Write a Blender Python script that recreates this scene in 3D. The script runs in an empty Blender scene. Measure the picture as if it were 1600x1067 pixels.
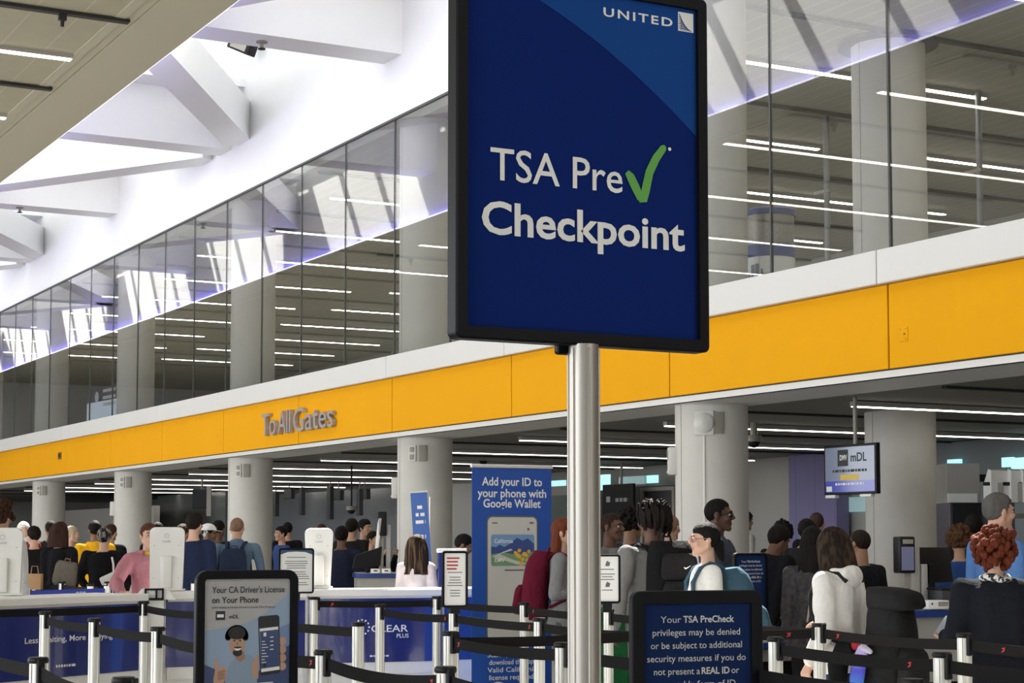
import bpy, bmesh, math, random
from mathutils import Vector, Matrix, noise
R = math.radians
rnd = random.Random(7)
sc = bpy.context.scene
col = sc.collection
PI = math.pi
# ------------------------------------------------------------------ camera, world, sun, daylight, exposure
EYE = 1.45            # camera height
PITCH = R(4.0)
YAW = R(28.5)         # angle between the view and the facade (which runs along X)
FPX = 2809.0          # focal length for a 1600 px wide frame
cam = bpy.data.cameras.new('camera'); co = bpy.data.objects.new('camera', cam); col.objects.link(co)
cam.sensor_width = 36.0; cam.lens = FPX / 1600 * 36.0
cam.shift_y = (845 - 533.5 - FPX * math.tan(PITCH)) / 1600
cam.clip_start = 0.1; cam.clip_end = 400
co.location = (0, 0, EYE)
FW = Vector((-math.cos(YAW), math.sin(YAW), 0))
RT = Vector((math.sin(YAW), math.cos(YAW), 0))
fwd = (FW * math.cos(PITCH) + Vector((0, 0, math.sin(PITCH))))
co.rotation_euler = fwd.to_track_quat('-Z', 'Y').to_euler()
sc.camera = co
def spot(px, Z, z=0.0):
    """floor position seen in column px at horizontal depth Z from the camera"""
    k = 1.0 + math.tan(PITCH) * 0.0
    v = FW * Z + RT * ((px - 800) / FPX * Z)
    return Vector((v.x, v.y, z))
def zat(py, Z):
    """height seen at row py at depth Z"""
    t = (845 - py) / FPX
    return EYE + Z * t

w = bpy.data.worlds.new('world'); sc.world = w; w.use_nodes = True
bg = w.node_tree.nodes['Background']; bg.inputs[0].default_value = (0.72, 0.84, 1.0, 1); bg.inputs[1].default_value = 0.7

sun = bpy.data.lights.new('sun', 'SUN'); so = bpy.data.objects.new('sun', sun); col.objects.link(so)
sun.energy = 25.0; sun.angle = R(0.6); sun.color = (1.0, 0.97, 0.9)
so.rotation_euler = Vector((0.66, -0.36, -1.0)).to_track_quat('-Z', 'Y').to_euler()

def area(name, loc, aim, sx, sy, power, color):
    l = bpy.data.lights.new(name, 'AREA'); l.shape = 'RECTANGLE'; l.size = sx; l.size_y = sy
    l.energy = power; l.color = color
    o = bpy.data.objects.new(name, l); col.objects.link(o); o.location = loc
    o.rotation_euler = Vector(aim).to_track_quat('-Z', 'Y').to_euler()
    return o
SKY_POWER = 42
for i in range(9):            # daylight coming down through each bay of the skylight
    o = area('skylight_daylight', (-66 + i * 8.0 - 0.1, 9.8, 12.3), (0, 0, -1), 7.6, 4.0, SKY_POWER, (0.80, 0.90, 1.0))
    o.rotation_euler = (0, 0, 0)
for i in range(3):            # fill light added for the hall, as if from unseen curbside glazing
    area('curbside_fill', (-48 + i * 22.0, -13.4, 4.0), (0, 1, 0), 18.0, 5.0, 1900, (0.95, 0.97, 1.0))
sc.view_settings.view_transform = 'Standard'
sc.view_settings.look = 'None'
sc.view_settings.exposure = 0.0
sc.view_settings.gamma = 1.0
sc.view_settings.use_curve_mapping = False
cy = sc.cycles
cy.max_bounces = 8; cy.diffuse_bounces = 4; cy.glossy_bounces = 4; cy.transmission_bounces = 4; cy.transparent_max_bounces = 12
cy.use_denoising = True
cy.caustics_reflective = False; cy.caustics_refractive = False
cy.sample_clamp_indirect = 6.0

# ------------------------------------------------------------------ materials
MATS = {}
def mat(name, rgb, rough=0.6, metal=0.0, spec=0.5, var=0.0, vscale=8.0, bump=0.0, bscale=60.0, emit=None, estr=0.0, coat=0.0, stretch=None):
    if name in MATS: return MATS[name]
    m = bpy.data.materials.new(name); m.use_nodes = True
    nt = m.node_tree; b = nt.nodes['Principled BSDF']
    b.inputs['Base Color'].default_value = (*rgb, 1); b.inputs['Roughness'].default_value = rough
    b.inputs['Metallic'].default_value = metal; b.inputs['Specular IOR Level'].default_value = spec
    if coat: b.inputs['Coat Weight'].default_value = coat
    tc = None
    if var or bump:
        tc = nt.nodes.new('ShaderNodeTexCoord'); src = tc.outputs['Object']
        if stretch:
            mp = nt.nodes.new('ShaderNodeMapping'); mp.inputs['Scale'].default_value = stretch
            nt.links.new(src, mp.inputs['Vector']); src = mp.outputs['Vector']
    if var:
        n = nt.nodes.new('ShaderNodeTexNoise'); n.inputs['Scale'].default_value = vscale; n.inputs['Detail'].default_value = 4
        r = nt.nodes.new('ShaderNodeMapRange'); r.inputs[3].default_value = 1 - var; r.inputs[4].default_value = 1 + var
        mx = nt.nodes.new('ShaderNodeMix'); mx.data_type = 'RGBA'; mx.blend_type = 'MULTIPLY'; mx.inputs[0].default_value = 1
        mx.inputs[6].default_value = (*rgb, 1)
        nt.links.new(src, n.inputs['Vector']); nt.links.new(n.outputs['Fac'], r.inputs[0])
        nt.links.new(r.outputs[0], mx.inputs[7]); nt.links.new(mx.outputs[2], b.inputs['Base Color'])
    if bump:
        n2 = nt.nodes.new('ShaderNodeTexNoise'); n2.inputs['Scale'].default_value = bscale; n2.inputs['Detail'].default_value = 3
        bp = nt.nodes.new('ShaderNodeBump'); bp.inputs['Strength'].default_value = bump; bp.inputs['Distance'].default_value = 0.02
        nt.links.new(src, n2.inputs['Vector']); nt.links.new(n2.outputs['Fac'], bp.inputs['Height']); nt.links.new(bp.outputs[0], b.inputs['Normal'])
    if emit:
        b.inputs['Emission Color'].default_value = (*emit, 1); b.inputs['Emission Strength'].default_value = estr
    MATS[name] = m
    return m
def plank_mat(name, rgb, line, axis, pitch, lw, rough=0.7):
    """planks: thin joints every `pitch` metres along an axis"""
    m = bpy.data.materials.new(name); m.use_nodes = True; nt = m.node_tree; b = nt.nodes['Principled BSDF']
    b.inputs['Roughness'].default_value = rough
    tc = nt.nodes.new('ShaderNodeTexCoord'); sx = nt.nodes.new('ShaderNodeSeparateXYZ'); nt.links.new(tc.outputs['Object'], sx.inputs[0])
    d = nt.nodes.new('ShaderNodeMath'); d.operation = 'DIVIDE'; d.inputs[1].default_value = pitch; nt.links.new(sx.outputs[axis], d.inputs[0])
    fr = nt.nodes.new('ShaderNodeMath'); fr.operation = 'FRACT'; nt.links.new(d.outputs[0], fr.inputs[0])
    lt = nt.nodes.new('ShaderNodeMath'); lt.operation = 'LESS_THAN'; lt.inputs[1].default_value = lw / pitch; nt.links.new(fr.outputs[0], lt.inputs[0])
    n = nt.nodes.new('ShaderNodeTexNoise'); n.inputs['Scale'].default_value = 3.0; nt.links.new(tc.outputs['Object'], n.inputs['Vector'])
    r = nt.nodes.new('ShaderNodeMapRange'); r.inputs[3].default_value = .93; r.inputs[4].default_value = 1.07; nt.links.new(n.outputs['Fac'], r.inputs[0])
    mx = nt.nodes.new('ShaderNodeMix'); mx.data_type = 'RGBA'; mx.inputs[6].default_value = (*rgb, 1); mx.inputs[7].default_value = (*line, 1)
    nt.links.new(lt.outputs[0], mx.inputs[0])
    m2 = nt.nodes.new('ShaderNodeMix'); m2.data_type = 'RGBA'; m2.blend_type = 'MULTIPLY'; m2.inputs[0].default_value = 1
    nt.links.new(mx.outputs[2], m2.inputs[6]); nt.links.new(r.outputs[0], m2.inputs[7]); nt.links.new(m2.outputs[2], b.inputs['Base Color'])
    MATS[name] = m; return m
def glass_mat(name, tint, r0=0.05, rough=0.0, power=5.0):
    m = bpy.data.materials.new(name); m.use_nodes = True; nt = m.node_tree; nt.nodes.clear()
    out = nt.nodes.new('ShaderNodeOutputMaterial'); mix = nt.nodes.new('ShaderNodeMixShader')
    tr = nt.nodes.new('ShaderNodeBsdfTransparent'); tr.inputs[0].default_value = (*tint, 1)
    gl = nt.nodes.new('ShaderNodeBsdfGlossy'); gl.inputs['Roughness'].default_value = rough
    lw = nt.nodes.new('ShaderNodeLayerWeight'); lw.inputs['Blend'].default_value = 0.5
    pw = nt.nodes.new('ShaderNodeMath'); pw.operation = 'POWER'; pw.inputs[1].default_value = power; nt.links.new(lw.outputs['Facing'], pw.inputs[0])
    ma = nt.nodes.new('ShaderNodeMath'); ma.operation = 'MULTIPLY_ADD'; ma.inputs[1].default_value = 1 - r0; ma.inputs[2].default_value = r0
    nt.links.new(pw.outputs[0], ma.inputs[0]); nt.links.new(ma.outputs[0], mix.inputs[0])
    nt.links.new(tr.outputs[0], mix.inputs[1]); nt.links.new(gl.outputs[0], mix.inputs[2]); nt.links.new(mix.outputs[0], out.inputs[0])
    MATS[name] = m; return m

# ------------------------------------------------------------------ mesh helpers
class MB:
    def __init__(s): s.v = []; s.f = []; s.m = []
    def add(s, vs, fs, mi=0, M=None):
        o = len(s.v)
        s.v += [tuple(M @ Vector(p)) if M else tuple(p) for p in vs]
        s.f += [tuple(i + o for i in q) for q in fs]; s.m += [mi] * len(fs)
        return s
    def box(s, x0, x1, y0, y1, z0, z1, mi=0, M=None):
        vs = [(x, y, z) for z in (z0, z1) for y in (y0, y1) for x in (x0, x1)]
        return s.add(vs, [(0, 2, 3, 1), (4, 5, 7, 6), (0, 1, 5, 4), (2, 6, 7, 3), (0, 4, 6, 2), (1, 3, 7, 5)], mi, M)
    def rbox(s, x0, x1, y0, y1, z0, z1, r=0.01, seg=2, mi=0, M=None):
        bm = bmesh.new(); bmesh.ops.create_cube(bm, size=1)
        for v in bm.verts:
            v.co = ((x0 + x1) / 2 + v.co.x * (x1 - x0), (y0 + y1) / 2 + v.co.y * (y1 - y0), (z0 + z1) / 2 + v.co.z * (z1 - z0))
        bmesh.ops.bevel(bm, geom=bm.edges[:], offset=r, segments=seg, profile=0.5, affect='EDGES')
        bm.verts.index_update()
        s.add([v.co[:] for v in bm.verts], [[v.index for v in f.verts] for f in bm.faces], mi, M); bm.free(); return s
    def rings(s, rings, mi=0, caps=True, M=None, closed=False):
        n = len(rings[0]); vs = [p for r in rings for p in r]; fs = []
        L = len(rings)
        for i in range(L if closed else L - 1):
            a = i * n; b = ((i + 1) % L) * n
            for j in range(n):
                k = (j + 1) % n; fs.append((a + j, a + k, b + k, b + j))
        if caps and not closed:
            fs.append(tuple(range(n))[::-1]); fs.append(tuple((L - 1) * n + j for j in range(n)))
        return s.add(vs, fs, mi, M)
    def cyl(s, x, y, z0, z1, r, n=24, mi=0, r2=None, M=None):
        r2 = r if r2 is None else r2
        return s.rings([[(x + rr * math.cos(2 * PI * j / n), y + rr * math.sin(2 * PI * j / n), z) for j in range(n)] for z, rr in ((z0, r), (z1, r2))], mi, True, M)
    def lathe(s, x, y, prof, n=24, mi=0, M=None):
        return s.rings([[(x + rr * math.cos(2 * PI * j / n), y + rr * math.sin(2 * PI * j / n), z) for j in range(n)] for rr, z in prof], mi, True, M)
    def tube(s, pts, rad, n=8, mi=0, flat=1.0, M=None, closed=False):
        pts = [Vector(p) for p in pts]; L = len(pts); rs = rad if isinstance(rad, (list, tuple)) else [rad] * L
        rings = []; pn = None
        for i, p in enumerate(pts):
            if closed: t = pts[(i + 1) % L] - pts[i - 1]
            else: t = pts[min(i + 1, L - 1)] - pts[max(i - 1, 0)]
            t = t.normalized() if t.length > 1e-9 else Vector((0, 0, 1))
            if pn is None:
                a = Vector((0, 0, 1)) if abs(t.z) < 0.9 else Vector((0, 1, 0)); nn = (a - t * a.dot(t)).normalized()
            else:
                nn = pn - t * pn.dot(t); nn = nn.normalized() if nn.length > 1e-6 else t.orthogonal().normalized()
            pn = nn; bb = t.cross(nn)
            rings.append([tuple(p + nn * (rs[i] * math.cos(2 * PI * j / n)) + bb * (rs[i] * flat * math.sin(2 * PI * j / n))) for j in range(n)])
        return s.rings(rings, mi, True, M, closed)
    def ball(s, c, r, n=12, mi=0, M=None):
        rx, ry, rz = r if isinstance(r, (tuple, list)) else (r, r, r)
        vs = [(c[0], c[1], c[2] - rz)]; m = n // 2 + 1
        for i in range(1, m):
            a = -PI / 2 + PI * i / m
            for j in range(n):
                t = 2 * PI * j / n; vs.append((c[0] + rx * math.cos(a) * math.cos(t), c[1] + ry * math.cos(a) * math.sin(t), c[2] + rz * math.sin(a)))
        vs.append((c[0], c[1], c[2] + rz)); fs = []
        for j in range(n): fs.append((0, 1 + (j + 1) % n, 1 + j))
        for i in range(m - 2):
            for j in range(n):
                a = 1 + i * n; k = (j + 1) % n; fs.append((a + j, a + k, a + n + k, a + n + j))
        l = len(vs) - 1; a = 1 + (m - 2) * n
        for j in range(n): fs.append((a + j, a + (j + 1) % n, l))
        return s.add(vs, fs, mi, M)
    def cap(s, a, b, ra, rb, n=10, mi=0, flat=1.0, M=None):
        """tapered limb with round ends"""
        a = Vector(a); b = Vector(b); d = b - a; L = max(d.length, 1e-6); t = d / L
        pts = []; rs = []
        for k in (90, 60, 30): 
            pts.append(a - t * ra * math.sin(R(k)) * 0.999); rs.append(max(ra * math.cos(R(k)), 1e-4))
        for q in (0, 0.5, 1.0): pts.append(a.lerp(b, q)); rs.append(ra + (rb - ra) * q)
        for k in (30, 60, 90):
            pts.append(b + t * rb * math.sin(R(k)) * 0.999); rs.append(max(rb * math.cos(R(k)), 1e-4))
        return s.tube(pts, rs, n, mi, flat, M)
    def poly(s, pts, depth, mi=0, M=None):
        """flat outline in x,z extruded along +y by depth"""
        n = len(pts); vs = [(x, 0, z) for x, z in pts] + [(x, depth, z) for x, z in pts]
        fs = [tuple(range(n)), tuple(range(2 * n - 1, n - 1, -1))] + [(i, i + n, (i + 1) % n + n, (i + 1) % n) for i in range(n)]
        return s.add(vs, fs, mi, M)
    def mesh(s, name):
        me = bpy.data.meshes.new(name); me.from_pydata(s.v, [], s.f); me.update(); return me
    def build(s, name, mats, parent=None, smooth=None, loc=None):
        me = s.mesh(name)
        for m in (mats if isinstance(mats, (list, tuple)) else [mats]): me.materials.append(m)
        me.polygons.foreach_set('material_index', s.m)
        bm = bmesh.new(); bm.from_mesh(me); bmesh.ops.recalc_face_normals(bm, faces=bm.faces[:]); bm.to_mesh(me); bm.free()
        if smooth is not None:
            me.shade_smooth(); me.set_sharp_from_angle(angle=R(smooth))
        o = bpy.data.objects.new(name, me); col.objects.link(o)
        if parent: o.parent = parent
        if loc: o.location = loc
        return o
def tag(o, label=None, cat=None, group=None, kind=None):
    if label: o['label'] = label
    if cat: o['category'] = cat
    if group: o['group'] = group
    if kind: o['kind'] = kind
    return o
def struct(o): o['kind'] = 'structure'; return o
def thing(name, label, cat, loc=(0, 0, 0), rz=0.0, group=None):
    o = bpy.data.objects.new(name, None); col.objects.link(o); o.location = loc; o.rotation_euler = (0, 0, rz); o.empty_display_size = 0.1
    return tag(o, label, cat, group)
def kids(o): return [c for c in bpy.data.objects if c.parent == o]
def copy_tree(o, parent=None, table=None):
    if table is None:
        table = {}
        for q in bpy.data.objects: table.setdefault(q.parent, []).append(q)
    c = o.copy(); col.objects.link(c)
    if parent: c.parent = parent
    for ch in table.get(o, []): copy_tree(ch, c, table)
    return c
TXT = {}
def text_mb(s, bold=0.0, space=1.0):
    """outline of a line of lettering as flat polygons in x,z, origin at the left end of the baseline, cap height about 0.7"""
    key = (s, bold, space)
    if key in TXT: return TXT[key]
    cu = bpy.data.curves.new('lettering', 'FONT'); cu.body = s; cu.size = 1; cu.offset = bold; cu.space_character = space; cu.resolution_u = 3
    o = bpy.data.objects.new('lettering', cu); col.objects.link(o)
    dg = bpy.context.evaluated_depsgraph_get(); me = bpy.data.meshes.new_from_object(o.evaluated_get(dg))
    vs = [(v.co.x, v.co.y) for v in me.vertices]; fs = [tuple(p.vertices) for p in me.polygons]
    bpy.data.objects.remove(o); bpy.data.curves.remove(cu); bpy.data.meshes.remove(me)
    TXT[key] = (vs, fs); return TXT[key]
def letter(mb, s, x, z, height=None, width=None, y=0.0, align='L', bold=0.0, space=1.0, mi=0, depth=0.0, squeeze=None, M=None, skew=0.0):
    """place a line of lettering: x,z = anchor on the baseline; height = cap height; width fits the line"""
    vs, fs = text_mb(s, bold, space)
    if not vs: return
    x0 = min(v[0] for v in vs); x1 = max(v[0] for v in vs)
    hz = (height / 0.7) if height else None
    wx = width / (x1 - x0) if width else None
    if hz is None: hz = wx
    if wx is None: wx = hz * (squeeze or 1.0)
    W = (x1 - x0) * wx
    ox = x - {'L': 0, 'C': W / 2, 'R': W}[align]
    P = [(ox + (a - x0) * wx + skew * b * hz, y, z + b * hz) for a, b in vs]
    if depth <= 0: mb.add(P, fs, mi, M)
    else:
        n = len(P); bm = bmesh.new()
        bv = [bm.verts.new(p) for p in P]
        for q in fs:
            try: bm.faces.new([bv[i] for i in q])
            except ValueError: pass
        r = bmesh.ops.extrude_face_region(bm, geom=bm.faces[:])
        for e in r['geom']:
            if isinstance(e, bmesh.types.BMVert): e.co.y += depth
        bm.verts.index_update(); mb.add([v.co[:] for v in bm.verts], [[v.index for v in f.verts] for f in bm.faces], mi, M); bm.free()

def line(t, m, name='text_line', **k):
    mb = MB(); s = k.pop('s'); letter(mb, s, **k); return mb.build(name, m, t)
def scribble(mb, x, z, w_, h_, y, seed=1, mi=0, M=None):
    """printing too small to read in the photo: a row of short dashes"""
    r = random.Random(seed); c = x - w_ / 2
    while c < x + w_ / 2:
        d = min(h_ * r.uniform(.6, 2.4), x + w_ / 2 - c)
        mb.add([(c, y, z), (c + d, y, z), (c + d, y, z + h_), (c, y, z + h_)], [(0, 1, 2, 3)], mi, M); c += d + h_ * .5
# ------------------------------------------------------------------ the setting
FAC = 12.0; NEAR = 7.6
X0, X1 = -78.0, 8.0
white = mat('white_paint', (0.80, 0.80, 0.79), 0.55, var=0.02, vscale=2)
offw = mat('warm_white_panel', (0.72, 0.71, 0.68), 0.45)
yellow = mat('yellow_panel', (0.84, 0.385, 0.005), 0.65, spec=.08, var=0.04, vscale=1.2, bump=0.05, bscale=90)
conc = mat('pale_concrete', (0.60, 0.58, 0.535), 0.75, var=0.07, vscale=5, bump=0.05, bscale=40)
greyw = mat('grey_wall', (0.36, 0.35, 0.32), 0.7, var=0.05, vscale=1.5)
dark = mat('dark_gap', (0.015, 0.015, 0.017), 0.6)
black = mat('black_plastic', (0.008, 0.008, 0.009), 0.45, spec=.2)
steel = mat('brushed_steel', (0.40, 0.375, 0.34), 0.42, metal=0.8, var=0.08, vscale=60, stretch=(1, 1, 0.02))
alu = mat('satin_aluminium', (0.72, 0.71, 0.66), 0.42, metal=0.55)
planks_hall = plank_mat('hall_ceiling_planks', (0.44, 0.41, 0.30), (0.54, 0.51, 0.40), 1, 0.6, 0.02)
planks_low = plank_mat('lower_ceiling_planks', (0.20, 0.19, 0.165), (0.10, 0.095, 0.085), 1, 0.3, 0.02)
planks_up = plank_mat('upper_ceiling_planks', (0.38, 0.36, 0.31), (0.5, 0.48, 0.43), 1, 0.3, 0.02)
floor_m = mat('terrazzo', (0.42, 0.41, 0.39), 0.25, var=0.06, vscale=30)
pane_m = glass_mat('facade_glass', (0.95, 0.96, 0.96), 0.065, power=3.6)

struct(MB().box(X0, X1, -14, 30, -0.2, 0).build('floor', floor_m))
struct(MB().box(X0, X1, -14, 6.56, 8.25, 8.6).build('ceiling', planks_hall))
beige = mat('beige_soffit', (0.52, 0.49, 0.375), 0.6)
m = MB().box(X0, X1, 6.72, NEAR - 0.01, 8.25, 8.28); m.box(X0, X1, 6.56, 6.70, 8.25, 8.6); m.box(X0, X1, 6.69, 6.73, 8.265, 8.6); m.box(X0, X1, 6.42, 6.56, 8.24, 8.6)
struct(m.build('ceiling_border', beige))
# wall above the near edge of the slot, and its violet cove light
struct(MB().box(X0, X1, NEAR - 0.45, NEAR - .16, 8.26, 12.6).build('wall_atrium_near', white))
led = mat('violet_cove_light', (0.1, 0.1, 0.3), 0.5, emit=(0.13, 0.10, 1.0), estr=20.0)
# facade: wall above the glass
struct(MB().box(X0, X1, FAC, FAC + 0.35, 8.26, 12.6).build('wall_atrium_facade', white))
# roof strips either side of the skylight
m = MB().box(X0, X1, -14, NEAR - 0.1, 12.6, 12.8); m.box(X0, X1, FAC - 0.15, 30, 12.6, 12.8)
struct(m.build('roof', white))
struct(MB().box(X0, X1, -14, NEAR - .3, 8.6, 8.7).build('roof_hall', white))
# side and end walls
struct(MB().box(X0 - .3, X0, -14, 30, 0, 12.8).build('wall_far_end', greyw))
struct(MB().box(X1, X1 + .3, -14, 30, 0, 12.8).build('wall_near_end', white))
m = MB().box(X0, X1, -14.3, -14, 6.8, 8.6); m.box(X0, X1, -14.3, -14, 0, 1.2)
for i in range(10): m.box(X0 + i * 9.0, X0 + i * 9.0 + .4, -14.3, -14, 1.2, 6.8)
struct(m.build('wall_curbside', white))
# upper and lower halls behind the facade
struct(MB().box(X0, X1, FAC + .12, 30, 4.05, 4.2).build('floor_upper', greyw))
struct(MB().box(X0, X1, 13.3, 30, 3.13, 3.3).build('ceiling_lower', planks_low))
m = MB().box(X0, X1, FAC + .36, 30, 8.26, 8.5)
struct(m.build('ceiling_upper', planks_up))
struct(MB().box(X0, X1, 22.0, 22.3, 0, 3.13).build('wall_back_lower', greyw))
struct(MB().box(X0, X1, 27.0, 27.3, 4.2, 8.26).build('wall_back_upper', mat('upper_back', (0.36, 0.35, 0.32), .7)))
# soffit under the facade
m = MB().box(X0, X1, FAC, 13.05, 3.10, 3.17)
struct(m.build('trim_soffit', offw))
struct(MB().box(X0, X1, 13.05, 13.3, 3.2, 3.9).build('trim_recess', dark))
struct(MB().box(X0, X1, FAC + .10, 13.05, 3.18, 4.04).build('wall_spandrel', dark))
# fascia panels
k = 0
for i in range(18):
    xr = -2.085 - 4 * i + 0.0
    xl = xr - 4
    struct(MB().rbox(xl + .012, xr - .012, FAC - .02, FAC + .1, 3.185, 4.045, .006, 1).build('wall_panel_yellow', yellow))
    struct(MB().rbox(xl - .08 + .008, xr - .08 - .008, FAC - .10, FAC + .12, 4.05, 4.40, .008, 1).build('wall_panel_white', offw))
struct(MB().box(X0, X1, FAC + .01, FAC + .09, 3.10, 4.39).build('wall_facade', dark))
# glass panes with slim dark joints
j = MB()
for i in range(36):
    xr = -2.05 - 2.0 * i
    o = MB().box(xr - 2 + .012, xr - .012, FAC - .006, FAC + .006, 4.40, 8.24)
    struct(o.build('window_%d' % (i + 1), pane_m))
    j.box(xr - .013, xr + .013, FAC - .012, FAC + .02, 4.40, 8.25)
j.box(X0, X1, FAC - .03, FAC + .02, 8.225, 8.26)
struct(j.build('trim_glazing', mat('glazing_joint', (0.05, 0.055, 0.05), .4)))
# columns
def column(x, y, z0, z1, r, name='column', ring=None):
    m = MB().cyl(x, y, z0, z1, r, 48)
    o = m.build(name, conc, None, 40); struct(o)
    j = MB().box(x - .004, x + .004, y - r - .003, y - r + .01, z0, z1)
    j.build('joint', mat('column_joint', (0.3, 0.29, 0.27), .8), o)
    return o
for i in range(8):
    x = -10.1 - 8.0 * i - (0.05 * (i - 1) if i > 0 else 0)
    column(x, 12.6, 0, 3.10, .445)
    column(x, 12.62, 4.2, 8.26, .445)
    if i != 1: continue
    column(x - .15, 15.7, 0, 3.2, .46)
    o = column(x - .75, 16.1, 4.2, 8.26, .5)
    MB().lathe(x - .75, 16.1, [(.50, 8.2), (.68, 8.2), (.68, 8.262), (.50, 8.262)], 40).build('collar', dark, o, 40)
# beams and diagonals crossing the skylight slot
def beam(a, b, wd, z0, z1, name='beam'):
    a = Vector((*a, 0)); b = Vector((*b, 0)); t = (b - a).normalized(); n = Vector((-t.y, t.x, 0)) * wd / 2
    vs = [tuple(p + Vector((0, 0, z))) for z in (z0, z1) for p in (a - n, b - n, b + n, a + n)]
    m = MB().add(vs, [(0, 3, 2, 1), (4, 5, 6, 7), (0, 1, 5, 4), (1, 2, 6, 5), (2, 3, 7, 6), (3, 0, 4, 7)])
    return struct(m.build(name, white))
for i in range(9):
    x = -2.1 - 8.0 * i - 0.02 * i
    beam((x, NEAR - .16), (x, FAC), .70, 9.25, 10.35)
    struct(MB().box(x - .35, x + 1.1, NEAR, FAC, 10.35, 10.5).build('beam_cap', white))
    if i % 2 == 0:      # wall nodes at -18, -34, -50
        s = x
    nodes_wall = (i % 2 == 0)
for kx in (-2.1, -18.1, -34.2, -50.3, -66.4):
    beam((kx + .8, FAC), (kx + 8.1, NEAR - .14), .62, 9.25, 10.0, 'beam_diagonal')
    beam((kx - .8, FAC), (kx - 8.1, NEAR - .14), .62, 9.25, 10.0, 'beam_diagonal')
struct(MB().box(X0, X1, NEAR - .16, NEAR + .22, 11.2, 11.5).build('trim_skylight_curb', white))
m = MB()
for i in range(44): m.box(-76 + i * 1.9, -76 + i * 1.9 + .16, NEAR - .16, FAC, 11.25, 11.45)
struct(m.build('trim_skylight_bars', white))
# cove strip along the near edge
struct(MB().box(X0, X1, NEAR - .16, NEAR, 8.26, 8.30).build('trim_ledge', white))
edge_glow = mat('ledge_edge_glow', (0.8, 0.8, 0.9), 0.5, emit=(0.8, 0.78, 1.0), estr=4.0)  # added glow stands in for the brightly lit ledge edge
tag(MB().box(X0, X1, NEAR, NEAR + .008, 8.262, 8.288).build('ledge_glow_strip', edge_glow), 'added white glow for the lit lip of the skylight slot, seen mirrored in the glass', 'light')
m = MB()
for i in range(172): m.box(X0 + i * .5, X0 + i * .5 + .5, NEAR - .10, NEAR - .06, 8.30, 8.325)
tag(m.build('cove_light_strip', led), 'violet glowing light strip along the ceiling edge of the skylight slot', 'light')

# linear lights
lum = mat('light_diffuser', (0.9, 0.9, 0.85), .4, emit=(1.0, 0.95, 0.83), estr=9.0)
lum_up = mat('upper_light_diffuser', (0.9, 0.9, 0.85), .4, emit=(1.0, 0.95, 0.83), estr=22.0)
housing = mat('light_housing', (0.45, 0.44, 0.41), .5, metal=.3)
def linear(x, y0, y1, z, wd=.07, label='', group='', lm=None):
    t = thing('linear_ceiling_light', label, 'ceiling light', (x, (y0 + y1) / 2, z), 0, group)
    L = (y1 - y0) / 2
    MB().box(-wd / 2 - .015, wd / 2 + .015, -L, L, 0.0, .06).build('housing', housing, t)
    MB().box(-wd / 2, wd / 2, -L + .01, L - .01, -.012, .0).build('diffuser', lm or lum, t)
    return t
for i in range(13):
    x = -8.65 - 4.15 * i
    linear(x, 13.85 if i != 3 else 13.9, 21.5, 3.062, .07, 'slim glowing white linear light under the dark lower ceiling behind the columns', 'lower hall linear lights')
for i in range(15):
    x = -8.2 - 4.06 * i
    linear(x, 13.6, 19.3, 8.2, .09, 'slim glowing white linear light on the upper ceiling behind the glass', 'upper hall linear lights', lum_up)
    linear(x + .35, 20.3, 25.5, 8.2, .09, 'slim glowing white linear light deep in the upper hall behind the glass', 'deep upper hall linear lights', lum_up)
for i in range(10):
    x = -4.8 - 4.0 * i
    linear(x, -2.5 if i % 2 else -4.0, 6.42, 8.195, .12, 'slim glowing white linear light in the beige hall ceiling', 'hall ceiling linear lights')
m = MB()
for i in range(16): m.box(-6.15 - 4.06 * i - .05, -6.15 - 4.06 * i + .05, FAC + .5, 27, 8.215, 8.26);
struct(m.build('trim_upper_tracks', dark))
m = MB()
for i in range(14): m.box(-10.7 - 4.15 * i - .04, -10.7 - 4.15 * i + .04, 13.4, 22, 3.10, 3.13)
struct(m.build('trim_lower_tracks', dark))
trk = mat('track_black', (0.02, 0.02, 0.02), .5)
for i in range(10):
    x = -2.7 - 4.0 * i
    t = thing('ceiling_track', 'black recessed track slot in the beige hall ceiling', 'ceiling track', (x, 2.6, 8.24), 0, 'hall ceiling tracks')
    MB().box(-.06, .06, -4, 4.02, -.04, .0).build('rail', trk, t)
    m = MB().box(-.03, .03, 3.1, 3.2, -.12, -.04); m.cyl(0, 3.15, -.2, -.12, .025, 10)
    m.build('sprinkler_head', trk, t)
# ------------------------------------------------------------------ helpers for placing
CP, SP = math.cos(PITCH), math.sin(PITCH)
CUP = Vector((0, 0, CP)) - FW * SP
def ray(px, py):
    return FW * CP + Vector((0, 0, SP)) + RT * ((px - 800) / FPX) + CUP * ((533.5 + cam.shift_y * 1600 - py) / FPX)
def on_y(px, py, Y):
    d = ray(px, py); t = Y / d.y; return Vector((0, 0, EYE)) + d * t
RZ_Y = R(90)                    # front faces down the hall (+X): plane parallel to Y
RZ_CAM = R(61.5)
navy_sign = mat('navy_print', (0.0065, 0.021, 0.140), .7, spec=.02)
swoosh_m = mat('mid_blue_print', (0.013, 0.062, 0.255), .7, spec=.02)
print_w = mat('white_print', (0.80, 0.80, 0.78), .5)
print_g = mat('green_print', (0.10, 0.36, 0.045), .5)
frame_m = mat('black_sign_frame', (0.006, 0.006, 0.008), .42, spec=.1, bump=.02, bscale=200)
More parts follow.
